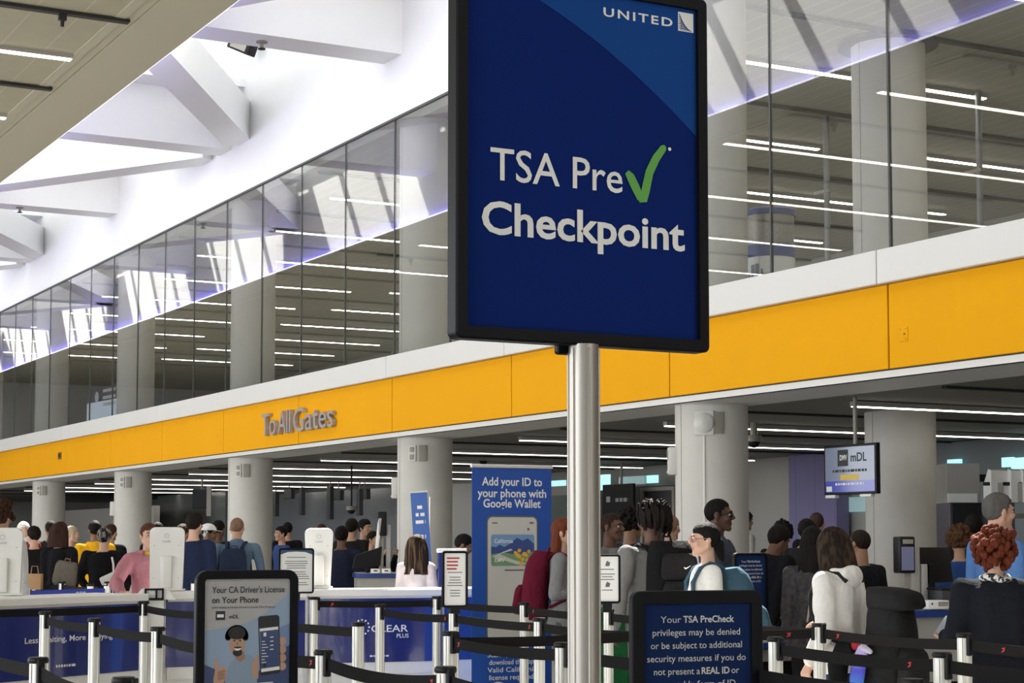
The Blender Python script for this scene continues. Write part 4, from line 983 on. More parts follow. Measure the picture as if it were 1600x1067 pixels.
def hairm(rgb, highlight=None):
    k = ('h',) + tuple(rgb) + tuple(highlight or ())
    if k in FAB: return FAB[k]
    m = mat('hair_%d' % len(FAB), rgb, .6, spec=.07, var=.45 if not highlight else .2, vscale=40, bump=.6, bscale=110, stretch=(1, 1, .12))
    if highlight:  # paler strands paint sunlit highlights into the hair colour
        nt = m.node_tree; b = nt.nodes['Principled BSDF']; tc = nt.nodes.new('ShaderNodeTexCoord'); mp = nt.nodes.new('ShaderNodeMapping'); mp.inputs['Scale'].default_value = (30, 30, 2.5)
        n = nt.nodes.new('ShaderNodeTexNoise'); n.inputs['Scale'].default_value = 1.2; rp_ = nt.nodes.new('ShaderNodeValToRGB')
        rp_.color_ramp.elements[0].position = .48; rp_.color_ramp.elements[0].color = (*rgb, 1); rp_.color_ramp.elements[1].position = .62; rp_.color_ramp.elements[1].color = (*highlight, 1)
        nt.links.new(tc.outputs['Object'], mp.inputs['Vector']); nt.links.new(mp.outputs[0], n.inputs['Vector']); nt.links.new(n.outputs['Fac'], rp_.inputs[0]); nt.links.new(rp_.outputs[0], b.inputs['Base Color'])
    FAB[k] = m; return m
eye_w = mat('eye_white', (.42, .40, .37), .25); eye_d = mat('eye_iris', (.03, .018, .012), .2); lens_m = mat('lens_dark', (.02, .02, .022), .1)
DOWN = ((.10, .03, -1), (.03, -.16, -1)); BENT = ((.12, .10, -1), (-.35, -.85, .12)); STRAP = ((.22, -.15, -1), (-.35, -.45, .8)); FWDL = ((.25, -.75, -.65), (-.1, -.9, -.42)); HOLD = ((.15, -.1, -1), (-.1, -.9, .35)); FACE = ((.25, -.6, -.7), (-.35, -.45, .85)); LEAN = ((.62, -.35, -.85), (.02, -.95, -.30))
def person(label, px, htop, Z, facing, skin, top, pants, hair=('short', (.012, .01, .009)), arms=(DOWN, DOWN), female=False, lean=0.0, head=(0, 0), fine=False, jacket=0, hood=None, collar=None, build=1.0, beard=None, glasses=None, sun_glasses=False, group=None, coat=False, inner=None, scarf=None, z_off=0.0, sleeves=1.0, dx=0.0):
    """htop: pixel row of the crown; the height follows from the depth"""
    zt = zat(htop, Z); H = zt
    if lean: H = zt / (1 - .28 * (1 - math.cos(lean)) - .0)
    S = H / 1.75
    p = spot(px, Z); t = thing('person', label, 'person', (p.x, p.y, 0), RZ_CAM + R(facing))
    # the crown, not the feet, stands in column px
    hipz = .93
    ML = Matrix.Translation((0, 0, hipz)) @ Matrix.Rotation(lean, 4, 'X') @ Matrix.Translation((0, 0, -hipz))
    MS = Matrix.Scale(S, 4)
    MU = MS @ ML
    MH = MU @ Matrix.Translation((0, .012, 1.50)) @ Matrix.Rotation(R(head[0]), 4, 'Z') @ Matrix.Rotation(R(head[1]), 4, 'X') @ Matrix.Translation((0, -.018, .135))
    off = MH @ Vector((0, 0.02, .0)); fo = Matrix.Rotation(RZ_CAM + R(facing), 4, 'Z') @ Vector((off.x, off.y, 0))
    t.location.x -= fo.x; t.location.y -= fo.y
    sw = (.165 if female else .19) * build; vox = .0075 if fine else .012
    sk = skinm(skin); lip = skinm(tuple(c * f for c, f in zip(skin, (.85, .55, .55))))
    b = MB(); n = 12
    # trunk rings z, rx, ry, cy
    TR = [(.86, .150, .105, .01), (.93, .158, .11, .015), (1.02, .142, .10, .01), (1.12, .132, .098, .0), (1.24, .150, .108, -.005), (1.34, .160, .108, .0), (1.41, .150, .092, .01), (1.455, .10, .07, .018), (1.49, .058, .056, .02)]
    if female: TR = [(.86, .158, .11, .012), (.93, .165, .115, .018), (1.02, .135, .098, .01), (1.10, .118, .09, .0), (1.24, .135, .115, -.012), (1.34, .142, .10, .0), (1.41, .130, .085, .01), (1.455, .085, .062, .018), (1.49, .05, .05, .02)]
    def trunk(mb, g, lo=0, hi=None, M=MU, bl=build):
        rg = []
        for z, rx, ry, c in TR[lo:hi]: rg.append([((rx * bl + g) * math.cos(2 * PI * k / 20), c + (ry * bl + g) * math.sin(2 * PI * k / 20), z) for k in range(20)])
        mb.rings(rg, 0, True, M)
    trunk(b, -.012)
    # head
    hd = [((0, .012, .03), (.074, .094, .088)), ((0, -.018, -.03), (.058, .07, .082)), ((0, -.066, -.094), (.026, .024, .022)), ((.04, -.06, -.022), (.025, .024, .024)), ((-.04, -.06, -.022), (.025, .024, .024))]
    for c, r_ in hd: b.ball(c, r_, 16, 0, MH)
    for sx in (-1, 1):
        b.cap((sx * .052, .012, -.045), (sx * .02, -.06, -.094), .022, .02, 8, 0, 1, MH)
        b.cap((0, -.084, .030), (sx * .042, -.072, .030), .012, .011, 8, 0, 1, MH)
        b.ball((sx * .012, -.096, -.024), .0095, 8, 0, MH)
        b.ball((sx * .079, .016, -.004), (.010, .020, .032), 10, 0, MH)
        b.cap((0, -.085, -.053), (sx * .020, -.076, -.056), .0085, .006, 6, 0, 1, MH); b.cap((0, -.083, -.066), (sx * .016, -.076, -.065), .009, .006, 6, 0, 1, MH)
    b.cap((0, -.084, .02), (0, -.107, -.016), .008, .0125, 8, 0, 1, MH)
    nr = .047 if female else .054
    b.cap(MH @ Vector((0, .02, -.05)), MU @ Vector((0, .022, 1.43)), nr * S, nr * 1.12 * S, 14)
    # arms
    J = []
    for sx, (ua, fa) in ((-1, arms[0]), (1, arms[1])):
        sh = Vector((sx * sw, .015, 1.405)); u = Vector((sx * ua[0], ua[1], ua[2])).normalized(); f_ = Vector((sx * fa[0], fa[1], fa[2])).normalized()
        el = sh + u * .285; wr = el + f_ * .245
        J.append((sx, sh, el, wr, f_))
        b.cap(sh, el, .043, .036, 10, 0, 1, MU); b.cap(el, wr, .036, .026, 10, 0, 1, MU)
        # hand: palm, four fingers, thumb
        side = f_.cross(Vector((0, 0, 1))) if abs(f_.z) < .8 else f_.cross(Vector((0, 1, 0))); side = side.normalized(); nrm = f_.cross(side).normalized()
        if nrm.y > 0: nrm = -nrm
        if abs(f_.z) > .8: side, nrm = Vector((0, -1, 0)), Vector((-sx, 0, 0))
        pc = wr + f_ * .05
        for q in (-.5, 0, .5): b.cap(wr + side * .018 * q * 1.4, wr + f_ * .085 + side * .026 * q * 2, .016, .0135, 8, 0, 1, MU)
        for q in range(4):
            base = wr + f_ * .085 + side * (-.030 + .020 * q); L_ = (.062, .072, .068, .052)[q]
            mid = base + (f_ * .85 + nrm * .5).normalized() * L_ * .5; tip = mid + (f_ * .45 + nrm * .9).normalized() * L_ * .5
            b.cap(base, mid, .0095, .009, 7, 0, 1, MU); b.cap(mid, tip, .009, .0075, 7, 0, 1, MU)
        tb = wr + f_ * .03 - side * .03; tm = tb + (f_ * .7 - side * .6 + nrm * .3).normalized() * .038; b.cap(tb, tm, .013, .011, 7, 0, 1, MU); b.cap(tm, tm + (f_ + nrm * .5).normalized() * .032, .011, .008, 7, 0, 1, MU)
    for sx in (-1, 1):
        b.cap((sx * .09, .01, .90), (sx * .095, .0, .49), .078, .05, 12, 0, 1, MS); b.cap((sx * .095, .0, .49), (sx * .10, .03, .09), .05, .034, 12, 0, 1, MS)
        b.cap((sx * .10, .03, .045), (sx * .105, -.13, .03), .036, .028, 8, 0, 1, MS)
    inv = MH.inverted()
    def paint(me):
        me.materials.append(lip)
        mi = [0] * len(me.polygons)
        for i_, pl in enumerate(me.polygons):
            c = inv @ pl.center
            if c.y < -.078 and -.074 < c.z < -.046 and abs(c.x) < .024: mi[i_] = 1
        me.polygons.foreach_set('material_index', mi)
    body = remesh(b, 'body', sk, t, vox, 3, .4, post=paint if fine else None)
    if fine or abs(facing) < 100:
        e = MB()
        for sx in (-1, 1): e.ball((sx * .031, -.0735, .006), (.0135, .011, .0095), 10, 0, MH); e.ball((sx * .031, -.0815, .006), (.0062, .0045, .0062), 8, 1, MH)
        e.build('eyes', [eye_w, eye_d], t, 60)
        eb = MB()
        for sx in (-1, 1): eb.tube([(sx * .014, -.094, .027), (sx * .03, -.091, .033), (sx * .047, -.078, .029)], [.003, .004, .002], 6, 0, 1, MH)
        eb.build('eyebrows', hairm(hair[1] if hair[0] != 'bald' else (.06, .045, .035)), t, 60)
    # trousers and shoes
    tr = MB(); trunk(tr, .012, 0, 3, MS)
    g = 1.25 if pants[1] == 'loose' else 1.08
    for sx in (-1, 1):
        tr.cap((sx * .088, .012, .90), (sx * .095, .0, .49), .088 * g, .06 * g, 12, 0, 1, MS); tr.cap((sx * .095, .0, .49), (sx * .10, .025, .11), .06 * g, .052 * g, 12, 0, 1, MS)
    remesh(tr, 'trousers', fabric(pants[0]), t, .016, 4, .5, .008, 9)
    sh_ = MB()
    for sx in (-1, 1):
        sh_.rings([[(sx * .10 + rx * math.cos(2 * PI * k / 14), .0 - .045 + ry * math.sin(2 * PI * k / 14), z) for k in range(14)] for z, rx, ry in ((0.001, .043, .135), (.03, .047, .138), (.055, .043, .12), (.085, .036, .075))], 0, True, MS)
    sh_.build('shoes', mat('shoe_dark', (.03, .03, .035), .5), t, 40)
    # top garment
    gm = MB(); gg = .012 + .010 * jacket
    zlo = TR[1]; trunk(gm, gg, 1, 8)
    if coat:
        gm.rings([[((rx) * math.cos(2 * PI * k / 20), .012 + ry * math.sin(2 * PI * k / 20), z) for k in range(20)] for z, rx, ry in ((.50, .23, .17), (.7, .215, .16), (.9, .19, .14), (1.02, .17, .125))], 0, True, MU)
    else:
        gm.rings([[((rx * build + gg) * math.cos(2 * PI * k / 20), .014 + (ry * build + gg) * math.sin(2 * PI * k / 20), z) for k in range(20)] for z, rx, ry in ((.84, .16, .115), (.93, .165, .12), (1.02, .145, .108))], 0, True, MU)
    for sx, sh, el, wr, f_ in J:
        r0 = .062 + .008 * jacket; gm.cap((sx * .06, .015, 1.40), sh, r0 * .95, r0, 12, 0, 1, MU)
        if sleeves >= 1:
            gm.cap(sh, el, r0, r0 * .82, 12, 0, 1, MU); gm.cap(el, wr - f_ * .012, r0 * .82, r0 * .62, 12, 0, 1, MU)
        else: gm.cap(sh, sh + (el - sh) * .75, r0, r0 * .9, 12, 0, 1, MU)
    if collar: 
        gm.tube([(.075 * math.cos(R(a)), .02 + .070 * math.sin(R(a)), 1.468 + .012 * math.sin(R(a))) for a in range(-50, 231, 20)], .02 + .006 * jacket, 10, 0, 1, MU)
        gm.tube([(.064 * math.cos(R(a)), .022 + .062 * math.sin(R(a)), 1.492 + .02 * math.sin(R(a))) for a in range(-40, 221, 20)], .014, 10, 0, 1, MU)
    remesh(gm, 'jacket' if jacket else 'shirt', fabric(top), t, .0105 if fine else .015, 5, .5, .020 if fine else .016, 9)
    if hood:
        hm = MB(); hm.tube([(.088 * math.cos(R(a)), .03 + .082 * math.sin(R(a)), 1.462 - .010 * math.sin(R(a))) for a in range(-55, 236, 15)], .036, 12, 0, 1, MU)
        hm.ball((0, .115, 1.435), (.105, .05, .075), 14, 0, MU)
        remesh(hm, 'hood', fabric(hood), t, .010, 4, .5, .008, 16)
    if inner:
        MB().rings([[(rx * math.cos(2 * PI * k / 18), .016 + ry * math.sin(2 * PI * k / 18), z) for k in range(18)] for z, rx, ry in ((1.38, .09, .09), (1.455, .068, .072), (1.485, .058, .064))], 0, True, MU).build('undershirt', fabric(inner), t, 60)
    if scarf:
        sm = MB(); sm.tube([(.072 * math.cos(R(a)), .022 + .068 * math.sin(R(a)), 1.475 + .010 * math.sin(R(2 * a))) for a in range(0, 360, 20)], .026, 10, 0, 1, MU, True)
        o = sm.build('scarf', scarf, t, 60)
    # hair
    st, hc = hair[0], hair[1]; hm_ = hairm(hc, hair[2] if len(hair) > 2 else None); h = MB(); rr_ = random.Random(hash((px, htop)) & 0xffff)
    def cap_shell(k=1.0, bumps=.03, low_back=-.075, low_side=-.03, front=.055, M=MH):
        nu, nv = 32, 18; vs = []; fs = []
        for i in range(nv + 1):
            ph = PI / 2 - i / nv * PI * .86
            for j in range(nu):
                th = 2 * PI * j / nu; d = Vector((math.cos(ph) * math.cos(th), math.cos(ph) * math.sin(th), math.sin(ph)))
                base = Vector((d.x * .080, .012 + d.y * .100, .032 + d.z * .094))
                s_ = math.sin(th)                 # -1 front, +1 back
                lim = front if s_ < -.45 else (low_side if s_ < .15 else low_back)
                if -.45 <= s_ < .15: u = (s_ + .45) / .6; lim = front + (low_side - front) * min(1, u * 2.2)
                elif s_ >= .15: u = (s_ - .15) / .85; lim = low_side + (low_back - low_side) * min(1, u * 1.6)
                w_ = max(0.0, min(1.0, (base.z - lim) / .022))
                kk = .90 + (k * (1 + bumps * noise.noise(d * 9 + Vector((px * .1, 0, 0)))) - .90) * w_
                vs.append((d.x * .080 * kk, .012 + d.y * .100 * kk, .032 + d.z * .094 * kk))
        for i in range(nv):
            for j in range(nu): q = (j + 1) % nu; fs.append((i * nu + j, i * nu + q, (i + 1) * nu + q, (i + 1) * nu + j))
        h.add(vs, fs, 0, M)
    def curtain(z1, w0, w1, thick_=.05, back=.075, wav=.012, fr=-.25):
        nz = 12; nu = 26; rg = []
        for i in range(nz + 1):
            u = i / nz; z = .10 + (z1 - .10) * u; rx = (w0 + (w1 - w0) * u) * (.55 + .45 * min(1, u * 3.2) ** .6)
            ring = []
            for j in range(nu):
                a = 2 * PI * j / nu; x = math.cos(a); y = math.sin(a)
                k = 1 + wav * 8 * noise.noise(Vector((x * 4, y * 4, z * 5 + px)))
                yy = (y * thick_ if y > 0 else y * thick_ * .75) + back - .02 + .02 * u
                ring.append((x * rx * k, yy * k if y > 0 else yy, z + .012 * noise.noise(Vector((x * 9, y * 9, px)))))
            rg.append(ring)
        h.rings(rg, 0, True, MH)
    if st == 'short': cap_shell(1.05, .05)
    elif st == 'buzz': cap_shell(.985, .0, -.06, -.02, .065)
    elif st == 'fringe':                        # receding: sides and back only
        cap_shell(1.0, .02, -.07, -.02, .10)
    elif st == 'full': cap_shell(1.13, .08, -.08, -.035, .05)
    elif st == 'bun':
        cap_shell(1.03, .02, -.085, -.02, .06); h.ball((0, .125, .0), (.04, .04, .045), 12, 0, MH)
    elif st == 'tied':
        cap_shell(1.06, .02, -.085, -.015, .05); h.cap((0, .10, -.02), (0, .12, -.13), .042, .025, 10, 0, 1, MH)
    elif st == 'long': cap_shell(1.07, .04, -.09, -.06, .05); wd_ = hair[4] if len(hair) > 4 else .088; curtain(hair[3] if len(hair) > 3 else -.26, wd_, wd_ * 1.15, .06, .06)
    elif st == 'bob': cap_shell(1.10, .05, -.10, -.09, .045); curtain(-.13, .088, .092, .06, .05)
    elif st == 'curly':
        cap_shell(1.12, .06, -.10, -.07, .045)
        ks = hair[3] if len(hair) > 3 else 1.0
        for k in range(int(170 * ks ** 2)):
            th = rr_.uniform(0, 2 * PI); zz = rr_.uniform(-.62 if ks <= 1 else -.95, 1); c = math.sqrt(max(0, 1 - zz * zz)); y = math.sin(th)
            if y < -.5 and zz < .45: continue
            r_ = rr_.uniform(.016, .026); k_ = rr_.uniform(1.05, 1.26) * (ks if zz < .6 else 1.0); h.ball((c * math.cos(th) * .086 * k_, .02 + c * y * .104 * k_, .03 + zz * .098 * k_), (r_, r_, r_ * 1.2), 6, 0, MH)
    elif st == 'dreads':
        cap_shell(1.10, .06, -.09, -.04, .05)
        for k in range(75):
            th = rr_.uniform(-.45, PI + .45); zz = rr_.uniform(-.1, 1); c = math.sqrt(max(0, 1 - zz * zz))
            a_ = Vector((c * math.cos(th) * .086, .02 + c * math.sin(th) * .106, .03 + zz * .104)); L_ = rr_.uniform(.07, .15)
            o_ = Vector((math.cos(th) * .09, .03 + math.sin(th) * .10, 0))
            m_ = a_ + Vector((math.cos(th) * .035, math.sin(th) * .035, .02 - .02 * rr_.random())); e_ = Vector((a_.x * .4 + o_.x * .75, a_.y * .4 + o_.y * .75, a_.z - L_))
            h.tube([a_, m_, (m_ + e_) / 2 + Vector((math.cos(th), math.sin(th), 0)) * .012, e_], [.011, .0115, .011, .007], 6, 0, 1, MH)
    elif st in ('cap', 'hijab'):
        pass
    if st == 'cap':
        cap_shell(1.0, .02, -.07, -.03, .05); h.build('hair', hm_, t, 60); h = MB()
        cm = MB(); nu = 24; rg = []
        for i in range(9):
            ph = R(90 - i * 10.5); rg.append([(.092 * math.cos(ph) * math.cos(2 * PI * j / nu), .012 + .112 * math.cos(ph) * math.sin(2 * PI * j / nu), .045 + .098 * math.sin(ph)) for j in range(nu)])
        cm.rings(rg, 0, True, MH); cp = cm.build('cap', fabric(hair[2]), t, 60)
        bm_ = MB(); pts = [(.075 * math.cos(R(a)), -.06 - .0, .056) for a in (180, 0)]
        top_ = [(.078 * math.cos(R(a)), -.06 + .115 * math.sin(R(a)), .055 - .012 * abs(math.sin(R(a)))) for a in range(180, 361, 15)]
        bm_.add(top_ + [(x, y, z - .006) for x, y, z in top_], [tuple(range(13)), tuple(range(25, 12, -1))] + [(i_, i_ + 1, i_ + 14, i_ + 13) for i_ in range(12)] + [(12, 0, 13, 25)], 0, MH); bm_.build('brim', fabric(hair[2]), cp, 60)
    elif st == 'hijab':
        hm2 = MB(); hm2.ball((0, .02, .02), (.095, .115, .112), 16, 0, MH); hm2.cap((0, .03, -.03), (0, .03, -.15), .085, .10, 14, 0, 1, MH)
        o = remesh(hm2, 'head_scarf', fabric(hair[2]), t, .012, 3, .5, .006, 20)
        # face opening stays covered at this distance except the front
        o.location = o.location + Vector((0, 0, 0)); f2 = MB(); f2.ball((0, -.045, -.015), (.058, .075, .078), 14, 0, MH); f2.build('face_front', sk, t, 60)
    if h.v:
        if st in ('curly', 'dreads') or not fine: h.build('hair', hm_, t, 60)
        else: h.build('hair', hm_, t, 60)
    if beard:
        bd = MB(); nn_ = 14; vs = []
        bd.ball((0, -.032, -.058), (.060, .056, .050), 14, 0, MH); bd.cap((-.05, -.01, -.04), (0, -.066, -.097), .024, .026, 8, 0, 1, MH); bd.cap((.05, -.01, -.04), (0, -.066, -.097), .024, .026, 8, 0, 1, MH)
        bd.build('beard', hairm(beard), t, 60)
    if glasses:
        gl_ = MB()
        for sx in (-1, 1):
            gl_.tube([(sx * .033 + .023 * math.cos(R(a)), -.099 + .010 * abs(.6 + .4 * math.cos(R(a)) * 1), .006 + .018 * math.sin(R(a))) for a in range(0, 360, 30)], .0030, 6, 0, 1, MH, True)
            gl_.tube([(sx * .055, -.094, .012), (sx * .080, -.04, .014), (sx * .084, .015, .012)], .0030, 6, 0, 1, MH)
        gl_.tube([(-.011, -.101, .008), (0, -.104, .011), (.011, -.101, .008)], .0028, 6, 0, 1, MH)
        g_ = gl_.build('glasses', glasses, t, 60)
        if sun_glasses:
            l_ = MB()
            for sx in (-1, 1): l_.ball((sx * .033, -.0955, .006), (.022, .003, .017), 10, 0, MH)
            l_.build('lenses', lens_m, g_, 60)
    t['_S'] = S
    return t, S, MU, MH, J
def attach_pt(t, M, v):
    q = Matrix.Rotation(t.rotation_euler.z, 4, 'Z') @ (M @ Vector(v)); return Vector((t.location.x + q.x, t.location.y + q.y, q.z))
def backpack(label, per, w=.31, hgt=.46, d=.18, zc=1.19, rgb=(.02, .02, .022), accent=None, tilt=0.0, dy=.0, pockets=1, straps=True, bottle=None, lean=0.0, big=False, dxx=0.0, name='backpack', flap=False, roll=0.0):
    t0, S, MU, MH, J = per
    pt = attach_pt(t0, MU, (dxx, .125 + dy, zc - hgt / 2))
    t = thing(name, label, 'backpack', tuple(pt), t0.rotation_euler.z)
    M = Matrix.Scale(S, 4) @ Matrix.Rotation(lean + tilt, 4, 'X') @ Matrix.Rotation(roll, 4, 'Y')
    fb = fabric(rgb); ac = fabric(accent or tuple(c * 1.7 + .01 for c in rgb))
    def rbody(w, z0, z1, y0, y1, ex=2.8, taper=.86, nz=9):
        rg = []
        for i in range(nz + 1):
            u = i / nz; z = z0 + (z1 - z0) * u; e = 1 - (abs(2 * u - 1)) ** 5; k = (.80 + .20 * e) * (1 - (1 - taper) * u); kd = (.72 + .28 * e) * (1 - .15 * u)
            ring = []
            for j in range(24):
                a = 2 * PI * j / 24; c, s_ = math.cos(a), math.sin(a)
                x = abs(c) ** (2 / ex) * (1 if c > 0 else -1); y = abs(s_) ** (2 / ex) * (1 if s_ > 0 else -1)
                nn_ = 1 + (.09 if flap else .05) * noise.noise(Vector((x * 3, y * 3 + w * 9, z * 9)))
                ring.append((x * w / 2 * k * nn_, y0 + (y1 - y0) / 2 * kd + y * (y1 - y0) / 2 * kd * nn_, z))
            rg.append(ring)
        return MB().rings(rg, 0, True, M)
    rbody(w, 0, hgt, 0, d).build('main_bag', fb, t, 60)
    pk = d * .8
    if pockets >= 1: rbody(w * .82, hgt * .06, hgt * .48, pk, pk + d * .42).build('front_pocket', ac if accent else fb, t, 60)
    if pockets >= 2: rbody(w * .78, hgt * .50, hgt * .84, pk * .96, pk + d * .22).build('upper_pocket', ac if accent else fb, t, 60)
    hl = MB(); hl.tube([(-.035, .04, hgt - .01), (-.03, .035, hgt + .03), (.03, .035, hgt + .03), (.035, .04, hgt - .01)], .008, 6, 0, 1, M); hl.build('haul_loop', ac, t, 60)
    zp = MB()
    zp.tube([(-w * .40, d * .66, hgt * .15), (-w * .385, d * .70, hgt * .7), (-w * .25, d * .66, hgt * .92), (w * .25, d * .66, hgt * .92), (w * .385, d * .70, hgt * .7), (w * .40, d * .66, hgt * .15)], .0045, 6, 0, 1, M)
    zp.build('zip', mat('zip_grey', (.12, .12, .12), .4), t, 60)
    if straps:
        for sx in (-1, 1):
            sm = MB(); Mi = Matrix.Translation(-Vector(pt))
            pl = [attach_pt(t0, MU, v) for v in ((sx * .085 + dxx, .135, 1.40), (sx * .095, .09, 1.455), (sx * .105, .015, 1.475), (sx * .11, -.06, 1.44), (sx * .118, -.118, 1.34), (sx * .13, -.115, 1.22), (sx * .155, -.03, 1.08), (sx * .14, .10, 1.02))]
            rz = Matrix.Rotation(-t0.rotation_euler.z, 4, 'Z')
            sm.tube([rz @ (q - Vector(pt)) for q in pl], .013 * S, 8, 0, 2.0); sm.build('strap', fb, t, 60)
    if flap: rbody(w * 1.02, hgt * .86, hgt * 1.08, -.01, d * 1.12).build('lid', fb, t, 60)
    return t, M, pt
BLK = (.010, .010, .012); NVY = (.015, .02, .045); JEAN = ((.03, .045, .085), 'slim'); BP = ((.012, .012, .014), 'slim'); GP = ((.10, .10, .10), 'slim'); KHK = ((.13, .115, .085), 'loose'); NVP = ((.012, .016, .035), 'slim')
HB = (.010, .008, .007); HBR = (.045, .022, .013); S1 = (.56, .34, .25); S2 = (.40, .23, .15); S3 = (.115, .058, .036); S4 = (.21, .115, .07); S5 = (.50, .32, .22)
# --- left crowd
person('person with big dark curly hair and white collar at the extreme left edge', 0, 786, 14.5, 165, S2, (.5, .5, .5), BP, ('curly', HBR))
person('person in white head scarf and dark red coat at the far left', 38, 816, 26.0, 25, S1, (.20, .03, .03), BP, ('hijab', HB, (.72, .70, .66)), jacket=1)
person('person with short black hair in black jacket left of the woven bag', 55, 824, 22.6, -135, S1, BLK, BP, ('full', HB), jacket=1)
person('person with dark hair half hidden behind the long brown hair', 81, 815, 26.5, -150, S4, (.02, .022, .02), BP, ('short', HB), jacket=1)
pE = person('person with long brown hair in black coat carrying a woven grey bag', 95, 817, 19.9, 165, S1, BLK, BP, ('long', (.036, .015, .011), None, -.17, .118), (DOWN, DOWN), True, jacket=1)
backpack('woven grey shoulder bag with reddish trim on the long brown haired person', pE, .32, .29, .10, 1.16, (.12, .105, .085), (.25, .11, .09), 0, .02, 0, False, dxx=-.16, name='shoulder_bag', roll=R(-8))
person('person with pale blond hair half hidden behind the long brown hair', 112, 823, 24.5, 120, S1, (.2, .2, .2), BP, ('short', (.45, .36, .26)), female=True)
person('person in bright yellow hooded jacket with dark hair', 150, 815, 22.0, -150, S4, (.80, .42, .02), JEAN, ('short', HB), (BENT, DOWN), jacket=2, hood=(.80, .42, .02))
pH = person('person in wide black coat with white strapped camera, seen from behind', 164, 826, 20.6, 175, S1, BLK, BP, ('full', (.02, .018, .016), (.30, .28, .25)), (((.35, .05, -1), (-.2, -.5, -.5)), ((.35, .05, -1), (-.2, -.5, -.5))), jacket=2, build=1.12)
person('person with dark hair beside the column left of the pink hoodie', 174, 820, 24.5, 160, S2, BLK, BP, ('short', HBR), jacket=1)
person('woman in dusty pink hoodie and yellow shirt leaning on the counter', 233, 819, 15.9, 28, S1, (.44, .19, .23), JEAN, ('bun', (.085, .03, .018)), (LEAN, DOWN), True, fine=True, jacket=2, hood=(.44, .19, .23), inner=(.72, .48, .03), build=1.08)
person('person with dark hair hidden behind the centre-left kiosk', 247, 817, 25.0, 170, S2, BLK, BP, ('short', HB))
person('person with brown skin half hidden left of the man in the navy jacket', 286, 820, 22.5, 150, S2, (.1, .07, .05), BP, ('short', HBR))
person('man in navy jacket with dark wavy hair, seen from behind', 304, 803, 19.6, 160, S1, (.016, .022, .055), BP, ('full', (.016, .011, .009)), jacket=1, fine=False, build=1.05)
pL = person('person in white baseball cap facing right beside the navy jacket', 325, 821, 21.5, 100, S4, (.03, .03, .03), BP, ('cap', HB, (.78, .77, .76)))
backpack('shiny black leather backpack between the navy jacket and the denim shirt', pL, .30, .42, .16, 1.20, (.014, .015, .014), None, 0, .0, 1)
person('person with short black hair between the white cap and the bald man', 342, 814, 24.2, 165, S3, BLK, BP, ('short', HB), jacket=1)
pN = person('bald man in denim blue shirt, seen from behind', 371, 810, 20.4, 178, (.47, .27, .19), (.095, .145, .21), JEAN, ('buzz', (.20, .12, .085)), (((.32, .12, -1), (.05, -.3, -1)), ((.26, .08, -1), (.02, -.3, -1))), fine=True, collar=True, build=1.12)
backpack('navy backpack with front pocket worn over the denim shirt', pN, .34, .44, .17, 1.18, (.022, .032, .062), None, 0, .015, 1)
# --- centre crowd
person('officer in blue uniform shirt at the podium left of the framed notice', 441, 823, 27.5, -60, S2, (.03, .06, .18), BP, ('short', HB))
person('person with black hair right behind the officer in the blue uniform', 450, 817, 30.0, -170, S2, BLK, BP, ('short', HB))
person('person barely showing behind the top of the centre kiosk', 503, 820, 29.5, 170, S2, (.05, .05, .05), BP, ('short', HBR))
pR = person('large officer in dark navy uniform with shoulder patch right of the centre kiosk', 534, 824, 21.6, 172, S3, (.016, .02, .04), BP, ('full', HB), jacket=1, build=1.12)
tR, SR, MUR, _, _ = pR
MB().rbox(.19, .262, -.04, .05, 1.30, 1.38, .02, 2, 0, MUR).build('shoulder_patch', mat('patch_blue', (.22, .26, .36), .6), tR, 60)
person('person with black hair behind the large officer', 550, 812, 25.0, 165, S2, (.014, .014, .014), BP, ('full', HB), jacket=1)
person('young man with black hair and visible cheek facing right in the centre crowd', 569, 813, 26.4, 60, S2, BLK, BP, ('full', HB), jacket=1)
person('person raising a hand before the face near the pale post', 583, 831, 23.8, 60, S2, BLK, BP, ('short', HB), (FACE, FACE), jacket=1)
scarf_m = mat('scarf_pattern', (.6, .6, .58), .8); _n = scarf_m.node_tree; _t = _n.nodes.new('ShaderNodeTexCoord'); _v = _n.nodes.new('ShaderNodeTexNoise'); _v.inputs['Scale'].default_value = 55; _r = _n.nodes.new('ShaderNodeValToRGB'); _r.color_ramp.interpolation = 'CONSTANT'
_r.color_ramp.elements[0].color = (.015, .015, .015, 1); _r.color_ramp.elements[1].position = .5; _r.color_ramp.elements[1].color = (.65, .65, .62, 1)
_n.links.new(_t.outputs['Object'], _v.inputs['Vector']); _n.links.new(_v.outputs['Fac'], _r.inputs[0]); _n.links.new(_r.outputs[0], _n.nodes['Principled BSDF'].inputs['Base Color'])
tie = mat('tie_dye', (.55, .50, .52), .85, var=.5, vscale=9); 
pW = person('woman with long brown hair with painted sun highlights in pale tie-dye jacket, seen from behind', 652, 837, 16.6, 172, S1, tie, JEAN, ('long', (.016, .010, .008), (.10, .065, .04), -.30, .125), female=True, fine=True, jacket=1, build=.92)
person('person in black bending forward behind the narrow notice', 722, 832, 17.6, 95, S4, BLK, BP, ('short', HB), lean=.5, jacket=1)
